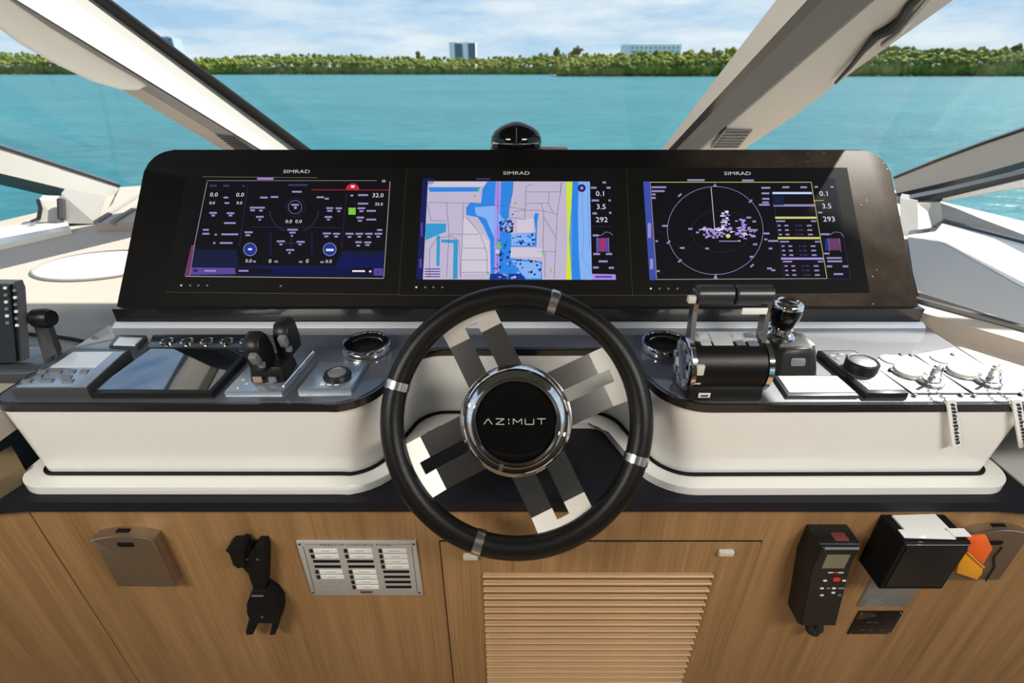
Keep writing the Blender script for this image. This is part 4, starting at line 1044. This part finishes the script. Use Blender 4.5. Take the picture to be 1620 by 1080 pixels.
for k, (x, y, w, h) in enumerate([(-.035, .010, .016, .011), (-.035, -.008, .016, .012), (-.009, .001, .030, .030), (.018, .009, .014, .010), (.018, -.008, .014, .011), (.037, .009, .015, .012), (.037, -.009, .015, .012)]):
    g = G(); g.box((x, y, .0055), (w, h, .003), 'deck_silver' if k < 4 else 'device_blue_grey', .001, M=pl_); g.build('key', t)
for sx in (-1, 1):
    g = G(); X = DC + Vector((sx * .058, 0, 0))
    g.lathe([(0, -.006), (.030, -.006), (.0415, -.004), (.0425, .003), (.038, .006), (.030, .0065), (.026, .004), (0, .004)], 'chrome', 40, M=xrot(X) @ (Matrix.Identity(4) if sx > 0 else Matrix.Rotation(math.pi, 4, 'X'))); side = g.build('end_disc', t, angle=40)
    for a in range(0, 360, 45):
        if sx < 0:
            g = G(); g.box((-.0075 , .031 * math.cos(R(a)), .031 * math.sin(R(a))), (.003, .010, .010), 'device_blue_grey', .001, M=Matrix.Translation(X)); g.build('facet', side)
    g = G(); a0 = DC + Vector((sx * .0545, .006, .030)); a1 = DC + Vector((sx * .0550, .016, .084)); a2 = DC + Vector((sx * .0550, .016, .116))
    g.loft([[a + Vector((-.0035, -w, 0)), a + Vector((.0035, -w, 0)), a + Vector((.0035, w, 0)), a + Vector((-.0035, w, 0))] for a, w in ((a0, .012), (a1, .008), (a2, .009))], 'brushed_steel'); g.build('arm', t, smooth=False)
    hc_ = DC + Vector((sx * .0290, .016, .110))
    g = G(); g.lathe([(0, -.0278), (.0125, -.0278), (.0150, -.0255), (.0150, .0255), (.0125, .0278), (0, .0278)], 'grip_dark', 32, M=xrot(hc_)); g.build('grip', t, angle=40)
g = G(); g.box(DC + Vector((-.064, .008, .106)), (.012, .010, .011), 'tag_grey', .002); g.build('trim_button', t)
g = G(); g.box(DC + Vector((.033, .006, .0875)), (.038, .003, .010), 'paper_white', .0008); g.build('side_tag', t)
for k in range(2):
    g = G(); g.box(DC + Vector((-.049, -.0375 + .003 * k, .011 - k * .018)), (.011, .006, .017), 'tag_grey', .001); g.build('gear_tag', t)

# ---- joystick
M = at(1252, 590, TOP); f = loc_fn(M)
t = thing('joystick', 'dark joystick with chrome topped ball on a rounded base', 'joystick', M)
g = G(); pts = rrect(.082, .088, .018, 5, 0, .028)
g.prism(pts, 0, .046, 'black_plastic', .010, 3, top=[(x * .84, (y - .028) * .80 + .036) for x, y in pts]); g.build('base', t, angle=50)
g = G(); fm = Matrix.Translation((0, -.0075, .026)) @ Matrix.Rotation(R(72), 4, 'X'); g.prism(rrect(.024, .013, .003, 3), 0, .0012, 'mid_grey', .0005, M=fm); g.build('badge', t)
nk = Matrix.Translation((-.010, .048, .046))
g = G(); g.lathe([(.024, -.002), (.025, .004), (.020, .008), (.017, .009), (.0165, .014), (.0185, .015), (.0185, .018), (.0160, .019)], 'chrome', 32, M=nk); g.build('collar', t, angle=40)
g = G(); g.lathe([(.0150, .015), (.0180, .022), (.0235, .036), (.0255, .048), (.0245, .056)], 'black_glossy', 36, M=nk); g.build('knob', t, angle=60)
g = G(); g.lathe([(.0246, .055), (.0250, .059), (.0225, .064), (.0170, .0655), (.0150, .0630)], 'chrome', 36, M=nk); g.build('top_ring', t, angle=60)
g = G(); g.lathe([(.0152, .0628), (.010, .0640), (0, .0645)], 'black_glossy', 30, M=nk); g.build('top_cap', t, angle=60)

# pale flat pad
M = at(1292, 612, TOP); f = loc_fn(M)
t = thing('palm_pad', 'pale flat rectangular pad in front of the joystick', 'pad', M)
q = quad(f, [(1246, 626), (1359, 626), (1325, 594), (1224, 594)], TOP + .005)
g = G(); g.prism(q, 0, .006, 'dark_grey', .001); g.build('base', t)
g = G(); g.prism(offset(quad(f, [(1246, 623), (1358, 623), (1325, 594), (1226, 594)], TOP + .006), -.003), .0058, .0078, 'pale_cap', .0008); g.build('face', t)

# control pad with dial
M = at(1366, 592, TOP); f = loc_fn(M)
t = thing('dial_controller', 'slim controller with a round black dial, right of the pale pad', 'controller', M)
q = quad(f, [(1372, 624), (1437, 624), (1352, 556), (1293, 556)], TOP + .009)
g = G(); g.prism(q, 0, .012, 'edge_black', .002); g.build('body', t)
g = G(); g.prism(offset(quad(f, [(1373, 618), (1435, 618), (1352, 555), (1297, 555)], TOP + .012), -.0018), .0118, .0130, 'plate_grey', .0006); g.build('face_plate', t)
c = f(1361, 582, TOP + .016); Mc = Matrix.Translation((*c, 0))
g = G(); g.lathe([(.0235, .013), (.0245, .018), (.0245, .029), (.0225, .031), (.0200, .0305)], 'black_plastic', 36, M=Mc); g.build('dial', t, angle=40)
g = G(); g.lathe([(.0201, .029), (.018, .0302), (0, .0306)], 'plate_grey', 36, M=Mc); g.build('dial_cap', t, angle=40)
for x, y in [(1316, 562), (1330, 560), (1325, 567), (1344, 562)]:
    g = G(); g.prism(rrect(.010, .006, .002, 3, *f(x, y, TOP + .013)), .0128, .0140, 'mid_grey', .0004); g.build('key', t)
g = G()
for a, b in [((1352, 600), (1402, 600)), ((1378, 598), (1392, 588)), ((1360, 602), (1384, 610)), ((1384, 610), (1404, 606))]: g.line(f(*a, TOP + .013), f(*b, TOP + .013), .0012, .0133, 'mid_grey')
g.build('print', t, smooth=False)

# ---- two engine start plates
def start_plate(corners, cap1, cap2, lock, screws, label):
    M = at(*lock, TOP); f = loc_fn(M)
    t = thing('engine_start_plate', label, 'control plate', M, 'engine start plates at the right end')
    q = quad(f, corners)
    g = G(); g.prism(q, 0, .0012, 'edge_black'); g.prism(offset(q, -.0016), .0012, .0022, 'plate_grey', .0004); g.build('plate', t, smooth=False)
    for nm, c, r, h in (('blank_cap', cap1, .0165, .0022), ('start_button', cap2, .0215, .0068)):
        Mc = Matrix.Translation((*f(*c, TOP + h), 0))
        g = G(); g.lathe([(r, .0022), (r, .0022 + h * .6), (r * .93, .0022 + h), (0, .0022 + h * 1.08)], 'pale_cap', 36, M=Mc); o = g.build(nm, t, angle=40)
        if nm == 'start_button':
            g = G(); g.lathe([(r * 1.02, .0022), (r * 1.14, .0026), (r * 1.12, .0050), (r * 1.01, .0050)], 'brushed_steel', 36, M=Mc); g.build('bezel', o, angle=40)
            for a in (165, 345):
                g = G(); g.box((r * 1.15 * math.cos(R(a)), r * 1.15 * math.sin(R(a)), .004), (.006, .006, .004), 'dark_grey', .001, M=Mc); g.build('lug', o)
    g = G(); g.lathe([(.0185, .0022), (.0190, .0050), (.0165, .0068), (.012, .0072), (.0115, .0100), (0, .0105)], 'brushed_steel', 32); g.build('ignition_lock', t, angle=40)
    for s in screws:
        g = G(); g.prism(arc(f(*s, TOP + .002), .0036, 0, 330, 11), .0022, .0040, 'dark_grey', .0006); g.build('screw', t)
    return t, f
pA = start_plate([(1443, 624), (1536, 624), (1448, 562), (1400, 562), (1372, 575)], (1409, 569), (1437, 586), (1470, 607), [(1447, 624.5), (1521, 624), (1425, 561)], 'engine start plate nearer the dial controller, with key')
pB = start_plate([(1540, 624), (1624, 624), (1607, 607), (1508, 549), (1440, 562)], (1489, 568), (1522, 586), (1561, 607), [(1541, 625), (1616, 623), (1441, 562), (1507, 561)], 'engine start plate at the far right end, with key')
def key(lock, tagpts, label):
    p = on_z(*lock, TOP); p.z = TOP + .009
    t = thing('ignition_key', label, 'key', p, 'ignition keys in the start plates')
    def lc(v): return Vector(v) - p
    g = G(); g.box((0, 0, .004), (.004, .009, .010), 'brushed_steel', .0008)
    rot = Matrix.Translation((0, 0, .018)) @ Matrix.Rotation(R(28), 4, 'Z') @ Matrix.Rotation(R(90), 4, 'X')
    g.prism(rrect(.020, .020, .006, 4), -.002, .002, 'brushed_steel', .0008, M=rot); g.build('key_blade', t)
    edge = on_z(tagpts[0][0] - 1, 641, .946); edge.y -= .006
    A = Vector((.006, -.004, .018)); mid = lc(on_z((lock[0] + tagpts[0][0]) / 2 + 2, 622, TOP + .010)); E = lc(edge)
    chain = [A, A.lerp(mid, .5) + Vector((0, 0, .002)), mid, mid.lerp(E, .6) + Vector((0, 0, .004)), E]
    n = 13; lk = None
    for i in range(n):
        s = i / (n - 1) * (len(chain) - 1); k = min(int(s), len(chain) - 2); c = chain[k].lerp(chain[k + 1], s - k)
        dvec = (chain[k + 1] - chain[k]).normalized(); rotm = dvec.to_track_quat('X', 'Z').to_matrix().to_4x4() @ Matrix.Rotation(R(90 * (i % 2)), 4, 'X')
        if lk is None:
            g = G(); g.tube([(.0036 * math.cos(R(a)), .0022 * math.sin(R(a)), 0) for a in range(0, 360, 45)], .0006, 'chrome', 5, closed=True); o = g.build('chain_link', t); lk = o.data
        else: o = bpy.data.objects.new('chain_link', lk); COL.objects.link(o); o.parent = t
        o.matrix_local = Matrix.Translation(c) @ rotm
    # the tag hangs in front of the white fascia
    W = [lc(on_y(x, y, edge.y + .001)) for x, y in tagpts]
    g = G(); slab(g, W, (0, -.003, 0), 'paper_white'); tg = g.build('key_tag', t, smooth=False)
    a, b, c, d_ = [w + Vector((0, -.0035, 0)) for w in W]
    def uv(u, v): return a.lerp(b, u).lerp(d_.lerp(c, u), v)
    rk = random.Random(int(lock[0]))
    g = G()
    for i in range(12):
        v0 = .07 + i * .074; w0 = rk.uniform(.05, .25)
        g.face([uv(.42 - w0 * .4, v0), uv(.95 - rk.uniform(0, .3), v0), uv(.95 - rk.uniform(0, .3), v0 + .062), uv(.45, v0 + .062)], 'tag_navy')
    g.build('tag_print', tg, smooth=False)
key((1470, 607), [(1495, 631), (1510, 630), (1519, 702), (1505, 707)], 'key in the left start plate, white printed tag hanging over the edge')
key((1561, 607), [(1598, 631), (1613, 630), (1626, 702), (1611, 707)], 'key in the far right start plate, white printed tag hanging over the edge')

# ---- VHF handset on the left dash
ZD = .93
M = at(40, 580, ZD); f = loc_fn(M)
def q3(x, y, Y): return M.inverted() @ on_y(x, y, Y)
t = thing('radio_unit', 'black marine radio with keypad on a bracket stand, far left', 'radio', M)
g = G(); g.prism(quad(f, [(-150, 600), (40, 598), (66, 592), (90, 572), (96, 552), (60, 545), (-150, 545)], ZD + .01), 0, .014, 'dark_grey', .003); g.prism(quad(f, [(-146, 592), (38, 590), (62, 585), (84, 568), (88, 553), (58, 548), (-146, 548)], ZD + .016), .014, .0165, 'plate_grey', .001); g.build('base_plate', t, angle=40)
B_ = [q3(-130, 444, .80), q3(22, 446, .80), q3(27, 458, .80), q3(34, 572, .745), q3(-130, 582, .745)]
g = G(); slab(g, B_, (0, .016, -.002), 'mid_grey'); body = g.build('body', t, smooth=False)
g = G(); F_ = [q3(-128, 446, .797), q3(20, 449, .797), q3(31, 570, .742), q3(-128, 576, .742)]
slab(g, F_, (0, -.006, 0), 'black_plastic'); g.build('front_face', t, smooth=False)
for r_ in range(6):
    for c_ in range(2):
        x, y = 9 + c_ * 11 + r_ * .8 + (4 if c_ else 0), 455 + r_ * 11 + c_ * 4
        Y = .796 - (y - 445) / 118 * .055 - .006
        P0 = [q3(x - 2.6, y - 2, Y), q3(x + 2.6, y - 2, Y), q3(x + 2.8, y + 2, Y - .001), q3(x - 2.4, y + 2, Y - .001)]
        g = G(); slab(g, P0, (0, -.002, 0), 'mid_grey' if (r_ + c_) % 2 else 'white_print'); g.build('key', t, smooth=False)
g = G(); arm = [q3(52, 510, .80), q3(72, 508, .80), q3(90, 558, .775), q3(70, 574, .765)]; slab(g, arm, (0, .012, 0), 'dark_grey'); g.build('bracket_arm', t, smooth=False)
kc = q3(64, 503, .80); g = G(); g.lathe([(0, -.03), (.010, -.03), (.010, -.010), (.0165, -.008), (.0175, .012), (.0140, .020), (0, .021)], 'black_plastic', 24, M=Matrix.Translation(kc) @ Matrix.Rotation(R(90), 4, 'Y')); g.build('clamp_knob', t, angle=40)
t = thing('cable', 'thin black cable lying behind the radio stand', 'cable', at(100, 536, ZD)); f = loc_fn(t.matrix_world)
g = G(); g.tube([(*f(40, 530, ZD), .004), (*f(84, 534, ZD), .004), (*f(112, 538, ZD), .004), (*f(132, 542, ZD), .004)], .0035, 'rubber', 8); g.build('sheath', t)

# round hatch on the left dash
t = thing('deck_hatch', 'pale oval hatch flush in the cream dashboard, left of the panel', 'hatch', at(150, 421, ZD)); f = loc_fn(t.matrix_world)
c = f(160, 420, ZD); k = f(50, 426, ZD); rx = abs(k[0] - c[0]) * 1.0; top_ = f(160, 398, ZD); ry = abs(top_[1] - c[1]) * 1.02
Mc = Matrix.Translation((*c, 0))
g = G(); g.lathe([(1, 0), (1.0, .004), (.97, .007), (.95, .004), (.95, .0)], 'grey_fabric', 64, M=Mc, sx=rx, sy=ry); g.build('rim', t, angle=50)
g = G(); g.lathe([(.95, .001), (.90, .005), (.5, .007), (0, .008)], 'white_gelcoat', 64, M=Mc, sx=rx, sy=ry); g.build('lid', t, angle=60)

# ================================================================== THINGS ON THE WOOD FRONT
def wthing(name, label, cat, px, py, group=None):
    x, z = wd(px, py); M = Matrix.Translation((x, WOODY, z)) @ WOOD_M
    t = thing(name, label, cat, M, group)
    return t, (lambda a, b, off=0.0: (wd(a, b, off)[0] - x, wd(a, b, off)[1] - z))
# louvred hatch
t, w = wthing('access_hatch', 'oak hatch with a panel of horizontal louvres below the wheel', 'hatch', 945, 960)
x0, x1 = w(697, 856)[0], w(1203, 856)[0]; y1 = w(950, 856)[1]; y0 = .03 - wd(945, 960)[1]
lx0, lx1 = w(763, 903)[0], w(1128, 903)[0]; ly1 = w(945, 902)[1]
g = G(); th_ = .004
g.prism([(x0 - .0025, y0 - .0025), (x1 + .0025, y0 - .0025), (x1 + .0025, y1 + .0025), (x0 - .0025, y1 + .0025)], 0, .0008, 'black_matte'); g.build('joint', t, smooth=False)
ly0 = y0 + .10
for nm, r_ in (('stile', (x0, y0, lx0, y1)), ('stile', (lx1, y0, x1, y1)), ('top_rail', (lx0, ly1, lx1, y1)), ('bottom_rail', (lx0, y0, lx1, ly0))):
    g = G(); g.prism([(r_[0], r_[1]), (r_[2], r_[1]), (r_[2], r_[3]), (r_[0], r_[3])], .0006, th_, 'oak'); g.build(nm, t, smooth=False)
g = G(); g.prism([(lx0, ly0), (lx1, ly0), (lx1, ly1), (lx0, ly1)], .0008, .0012, 'oak_shaded'); g.build('back_board', t, smooth=False)
sp = .0205; y = ly1 - .004; sm = None
while y - sp > ly0:
    if sm is None:
        g = G(); hw = (lx1 - lx0) / 2 - .001
        sec = [(0, .0010), (0, .0085), (-.0010, .0098), (-.0040, .0098), (-.0050, .0082), (-.0085, .0010)]
        g.loft([[(-hw, a, b) for a, b in sec], [(hw, a, b) for a, b in sec]], 'oak_lit'); o = g.build('slat', t, smooth=False); sm = o.data
    else: o = bpy.data.objects.new('slat', sm); COL.objects.link(o); o.parent = t
    o.location = ((lx0 + lx1) / 2, y, 0); y -= sp
for px, py in ((745, 874), (1146, 868)):
    c = w(px, py); g = G(); g.box((c[0], c[1], .008), (.026, .012, .008), 'tag_grey', .0015); g.build('hinge_cover', t)

# bronze pockets
def pocket(px, fpts, label, d=.022):
    t, w = wthing('bronze_pocket', label, 'holder', px, 890, 'bronze wall pockets')
    q = [w(x, y, d) for x, y in fpts]
    return t, w, q
def pocket_build(t, x0, x1, y0, y1, rise, d, hole):
    cx = (x0 + x1) / 2; n = 14
    topl = [(x1 + (x0 - x1) * i / n, y1 + rise * (1 - ((i / n - .5) * 2) ** 2)) for i in range(n + 1)]
    poly = [(x0, y0), (x1, y0)] + topl
    g = G(); g.prism(poly, 0, d, 'bronze', .0025); b = g.build('shell', t, angle=40)
    g = G(); g.prism(rrect(.028, .010, .004, 4, hole[0], hole[1]), d - .0002, d + .0010, 'black_matte', M=None); g.build('finger_slot', t)
    g = G(); g.box((cx - .002, y1 + rise, d * .45), (.022, .004, d * .35), 'black_matte', .001); g.build('top_slot', t)
    g = G(); g.tube([(a, b_, d) for a, b_ in topl], .0014, 'brushed_steel', 6); g.build('front_lip', t)
t, w, q = pocket(215, [(148, 855), (247, 853), (272, 928), (181, 926)], 'bronze metal wall pocket on the oak front, far left')
pocket_build(t, (q[0][0] + q[3][0]) / 2, (q[1][0] + q[2][0]) / 2, q[2][1], q[0][1], .010, .022, w(199, 861, .022))
t, w, q = pocket(1560, [(1505, 850), (1626, 850), (1585, 921), (1493, 921)], 'bronze metal wall pocket behind the black box, far right')
pocket_build(t, q[3][0], q[1][0] + .01, q[2][1], q[0][1], .013, .018, w(1573, 858, .018))
tcab, w = t, w
g = G(); g.tube([(*w(1586, 866, .02), .0195), (*w(1573, 882, .02), .0195), (*w(1574, 897, .02), .0195), (*w(1560, 919, .02), .0195)], .0012, 'rubber', 6); g.build('cord', t)
# orange and amber things at the pocket's mouth
t, w = wthing('orange_pouch', 'orange plastic pouch at the mouth of the right bronze pocket', 'pouch', 1550, 870)
g = G(); g.prism([w(x, y, .026) for x, y in [(1528, 853), (1562, 849), (1571, 868), (1556, 893), (1531, 872)]], .0195, .026, 'orange_plastic', .0015); g.build('film', t)
t, w = wthing('amber_reflector', 'amber plastic reflector under the orange pouch, right bronze pocket', 'reflector', 1535, 900)
g = G(); g.prism([w(x, y, .025) for x, y in [(1528, 874), (1556, 896), (1554, 907), (1546, 917), (1513, 906), (1516, 892)]], .0195, .0255, 'amber_plastic', .0015); g.build('lens', t)
g = G(); g.tube([(*w(1530, 873, .026), .0262), (*w(1556, 897, .026), .0262)], .0018, 'amber_plastic', 8); g.build('rim', t)

# black hook bracket
t, w = wthing('hook_bracket', 'black plastic clip bracket on the oak front, between pocket and fire panel', 'bracket', 405, 930)
def wp(g, pts, z0, z1, m, off, bev=.002): g.prism([w(x, y, off) for x, y in pts], z0, z1, m, bev)
g = G(); wp(g, [(385, 866), (396, 873), (404, 864), (416, 864), (420, 876), (420, 900), (419, 932), (400, 932), (395, 908), (386, 898), (378, 897)], 0, .022, 'black_matte', .022); g.build('upper_arm', t)
g = G(); wp(g, [(356, 872), (362, 867), (376, 866), (380, 863), (386, 868), (386, 897), (376, 900), (368, 894), (365, 876)], .004, .030, 'black_matte', .030); g.build('hook', t)
g = G(); wp(g, [(397, 936), (420, 936), (432, 944), (442, 958), (443, 974), (440, 988), (395, 986), (389, 970), (390, 956)], 0, .026, 'black_matte', .026, .004); g.build('lower_body', t)
for pts in ([(392, 984), (408, 985), (400, 1004), (389, 1005), (389, 998)], [(430, 988), (440, 986), (435, 1004), (426, 1005)]):
    g = G(); wp(g, pts, .006, .024, 'black_matte', .024); g.build('claw', t)
for px, py, z in ((391, 884, .022), (408, 884, .022), (415, 975, .026)):
    g = G(); c = w(px, py, z); g.prism(arc(c, .0026, 0, 315, 7), z - .001, z + .0012, 'brushed_steel'); g.build('screw', t)
g = G(); wp(g, [(398, 941), (417, 941), (417, 943), (398, 943)], .0255, .0268, 'mid_grey', .026, 0); g.build('ridge', t)

# fire control panel
t, w = wthing('fire_control_panel', 'aluminium fire stop control panel with rows of white labels', 'control panel', 570, 898)
fx = lambda x: 460 + x * 220 / 1620
fy = lambda y: 840 + y * 220 / 1620
def wq(x, y): return w(fx(x), fy(y), .004)
A, B2, C2, D2 = wq(70, 125), wq(1462, 118), wq(1530, 735), wq(235, 745)
X0, X1, Y0, Y1 = (A[0] + D2[0]) / 2, (B2[0] + C2[0]) / 2, D2[1], A[1]
g = G(); g.prism([(X0, Y0), (X1, Y0), (X1, Y1), (X0, Y1)], 0, .004, 'aluminium', .0008); g.build('plate', t)
def cell(cx, cy): return wq(cx, cy)
g = G(); c = cell(765, 160); g.text('FIRESTOP CONTROL PANEL', c, .0078, .0043, 'ink', sx=1.30); pit = (cell(600, 225)[1] - cell(600, 648)[1]) / 7; g.line(cell(170, 155), cell(345, 155), .0008, .0043, 'ink'); g.line(cell(1180, 155), cell(1430, 152), .0008, .0043, 'ink'); g.line(cell(145, 175), cell(280, 700), .0009, .0043, 'ink'); g.line(cell(1410, 175), cell(1475, 715), .0009, .0043, 'ink'); g.line(cell(280, 705), cell(1500, 710), .0007, .0043, 'print_grey')
for x, y, ww in ((348, 598, 24), (470, 594, 50), (585, 598, 34), (475, 655, 95)): g.line(cell(x - ww, y), cell(x + ww, y), .0022, .0043, 'print_grey')
g.build('print', t, smooth=False)
rows = (225, 290, 350, 410, 470, 530, 590, 648)
colx = ((220, 545), (622, 945), (1025, 1350)); skew = (6.5 * 2.0, 6.5 * 1.62, 6.5 * 1.05)
kind = ('wwbbww  ', 'wwbbwwww', 'wwwwbbbb')
fm_ = {}
for ci, (xa, xb) in enumerate(colx):
    base_a, base_b = cell(xa, 225)[0], cell(xb, 225)[0]
    for ri, yv in enumerate(rows):
        k = kind[ci][ri]
        if k == ' ': continue
        yy = cell(600, yv)[1]
        if k == 'w':
            g = G(); g.prism([(base_a + .007, yy - pit * .34), (base_b, yy - pit * .34), (base_b, yy + pit * .34), (base_a + .007, yy + pit * .34)], .0038, .0050, 'paper_white', .0003)
            hw = random.uniform(.006, .010); mx_ = (base_a + .007 + base_b) / 2; g.line((mx_ - hw, yy), (mx_ + hw, yy), .0014, .0052, 'print_grey'); g.build('label', t, smooth=False)
            g = G(); g.prism([(base_a, yy - pit * .30), (base_a + .0055, yy - pit * .30), (base_a + .0055, yy + pit * .30), (base_a, yy + pit * .30)], .0038, .0060, 'black_plastic', .0006); g.build('button', t)
        else:
            g = G(); g.prism([(base_a + .001, yy - pit * .23), (base_b - .001, yy - pit * .23), (base_b - .001, yy + pit * .23), (base_a + .001, yy + pit * .23)], .0036, .0046, 'black_matte'); g.build('slot', t, smooth=False)
g = G(); c = cell(882, 706); g.box((c[0], c[1], .0046), (.0215, .0052, .002), 'red_dark', .0004); g.build('red_tag', t)
for x, y in ((100, 150), (1430, 150), (255, 715), (1500, 715)):
    g = G(); c = cell(x, y); c = (min(max(c[0], X0 + .004), X1 - .004), min(max(c[1], Y0 + .004), Y1 - .004)); g.prism(arc(c, .0022, 0, 315, 7), .0038, .0052, 'dark_grey'); g.build('screw', t)

# searchlight / remote handset
t, w = wthing('remote_handset', 'black wall remote with small olive screen and red button', 'remote', 1310, 930)
D0 = .045
fq = [w(x, y, D0) for x, y in [(1303, 866), (1361, 866), (1322, 988), (1268, 990)]]
xa, xb = fq[3][0], fq[2][0] + .002; xat, xbt = fq[0][0], fq[1][0]
yb, yt = fq[3][1], fq[0][1]
g = G(); pol = [(xa, yb), (xb, yb), (xbt, yt - .055), (xbt, yt), (xat - .002, yt), (xat - .003, yt - .055)]
g.prism(offset(pol, .003), 0, D0 - .004, 'black_plastic', .004, 3); g.build('cradle', t)
g = G(); g.prism(pol, D0 - .006, D0, 'black_plastic', .003, 3); g.build('body', t)
cx = (xat + xbt) / 2
g = G(); g.tube([(xat + .002, yt - .002, D0), (xbt - .002, yt - .002, D0)], .0022, 'mid_grey', 8); g.build('brow', t)
g = G(); s0, s1 = w(1308, 877, D0), w(1352, 898, D0); g.prism([(cx - .019, s1[1]), (cx + .019, s1[1]), (cx + .019, s0[1]), (cx - .019, s0[1])], D0 - .0005, D0 + .0008, 'lcd_olive'); g.build('screen', t, smooth=False)
g = G(); c = w(1322, 905, D0); g.line((c[0] - .013, c[1]), (c[0] + .013, c[1]), .0030, D0 + .0006, 'white_print'); g.line((c[0] - .005, c[1]), (c[0] + .004, c[1]), .0032, D0 + .0008, 'red_plastic'); g.build('print', t, smooth=False)
g = G(); c = w(1323, 916, D0); g.prism(rrect(.012, .0085, .003, 4, *c), D0 - .0005, D0 + .0020, 'red_plastic', .0008); g.build('red_button', t)
for x, y, m_ in [(1305, 918, 'white_print'), (1335, 918, 'white_print'), (1300, 930, 'white_print'), (1310, 930, 'mid_grey'), (1319, 930, 'white_print'), (1328, 930, 'mid_grey'), (1333, 930, 'mid_grey'), (1318, 937, 'white_print'), (1300, 941, 'white_print'), (1328, 941, 'mid_grey')]:
    g = G(); c = w(x, y, D0); g.prism(rrect(.0062, .0034, .001, 3, *c), D0 - .0005, D0 + .0012, m_, .0004); g.build('key', t)
g = G(); c = w(1330, 856, D0 * .7); g.box((c[0], yt + .0025, D0 * .58), (.024, .005, D0 * .38), 'red_dark', .002); g.build('top_switch', t)
c = w(1297, 990, D0 * .5)
g = G(); g.tube([(c[0], c[1] + .004, .022), (c[0], c[1] - .008, .022), (c[0], c[1] - .016, .020)], [.006, .009, .006], 'rubber', 12); g.build('cable_boot', t)
g = G(); g.lathe([(0, -.010), (.010, -.010), (.013, -.004), (.013, .006), (0, .008)], 'rubber', 20, M=Matrix.Translation((c[0] - .004, c[1] - .018, .016)) @ Matrix.Rotation(R(90), 4, 'X')); g.build('plug', t)

# black box with papers on top
t, w = wthing('speaker_box', 'black square box on the right of the oak front, papers lying on top', 'box', 1455, 890)
D1 = .058
a, b, c, d_ = [w(x, y, D1) for x, y in [(1427, 858), (1531, 860), (1497, 932), (1396, 932)]]
xa, xb = (a[0] + d_[0]) / 2, (b[0] + c[0]) / 2; yb, yt = (c[1] + d_[1]) / 2, (a[1] + b[1]) / 2
g = G(); g.prism([(xa, yb), (xb, yb), (xb, yt), (xa, yt)], 0, D1, 'black_matte', .003, 3); g.build('case', t)
g = G(); g.prism([(xa + .006, yb + .010), (xb - .006, yb + .010), (xb - .006, yt - .008), (xa + .006, yt - .008)], D1 - .0005, D1 + .002, 'black_plastic', .001); g.build('front_cover', t)
g = G(); g.tube([(xa + .004, yt - .004, D1), (xb - .003, yt - .004, D1)], .0012, 'mid_grey', 6); g.build('front_edge', t)
g = G(); c2 = w(1452, 926, D1); g.line((c2[0] - .012, c2[1]), (c2[0] + .012, c2[1]), .0020, D1 + .0006, 'mid_grey'); g.build('badge', t, smooth=False)
bx, by = (xa + xb) / 2, yt; BM = t.matrix_world.copy()
def papers(name, label, xs, zs, y, h, m, rot=0):
    Mp = BM @ Matrix.Translation((bx, by + y, D1 / 2)); p = thing(name, label, 'paper', Mp)
    g = G(); g.box(((xs[0] + xs[1]) / 2, h / 2, (zs[0] + zs[1]) / 2), (xs[1] - xs[0], h, zs[1] - zs[0]), m, M=Matrix.Rotation(R(rot), 4, 'Y')); g.build('sheet', p, smooth=False)
papers('folded_paper', 'larger cream folded paper lying on the black box', (-.038, .036), (-.026, .010), .0004, .0030, 'paper_white', 2)
papers('paper_slip', 'narrow white paper slip at the front edge of the black box', (-.050, .030), (.008, .024), .0036, .0015, 'paper_white', -2)
papers('paper_label', 'small bluish paper label at the right corner of the black box', (.028, .056), (.006, .022), .0054, .0012, 'tower_white', 1)

# clear plate, black plate
t, w = wthing('acrylic_plate', 'clear acrylic information plate under the black box', 'plate', 1400, 940)
a, b, c, d_ = [w(x, y, .003) for x, y in [(1372, 921), (1452, 921), (1441, 959), (1358, 959)]]
xa, xb = (a[0] + d_[0]) / 2 + .002, (b[0] + c[0]) / 2
g = G(); g.prism([(xa, d_[1]), (xb, d_[1]), (xb, a[1] + .01), (xa, a[1] + .01)], 0.0005, .004, 'clear_acrylic', .0008); g.build('sheet', t)
g = G()
for i, ww in enumerate((.028, .034, .024, .030)): g.line((xa + .012, d_[1] + .006 + i * .0065), (xa + .012 + ww, d_[1] + .006 + i * .0065), .0016, .0044, 'print_grey')
g.build('print', t, smooth=False)
for x in (xa + .004, xb - .004):
    g = G(); g.prism(arc((x, d_[1] + .004), .0018, 0, 315, 7), .0035, .0052, 'brushed_steel'); g.build('screw', t)
t, w = wthing('black_plate', 'small black plate with four corner screws, lowest on the right', 'plate', 1385, 986)
a, b, c, d_ = [w(x, y, .003) for x, y in [(1357, 968), (1428, 967), (1410, 1004), (1344, 1003)]]
xa, xb = (a[0] + d_[0]) / 2, (b[0] + c[0]) / 2
g = G(); g.prism([(xa, d_[1]), (xb, d_[1]), (xb, a[1]), (xa, a[1])], 0, .003, 'black_glossy', .0006); g.build('sheet', t)
for x in (xa + .004, xb - .004):
    for y in (d_[1] + .003, a[1] - .003):
        g = G(); g.prism(arc((x, y), .0020, 0, 315, 7), .0025, .0044, 'brushed_steel'); g.build('screw', t)
g = G()
for i, (u, v) in enumerate(((.3, .55), (.45, .55), (.25, .2), (.45, .2), (.7, .2))): g.line((xa + (xb - xa) * u, d_[1] + (a[1] - d_[1]) * v), (xa + (xb - xa) * (u + .09), d_[1] + (a[1] - d_[1]) * v), .0014, .0033, 'mid_grey')
g.build('print', t, smooth=False)
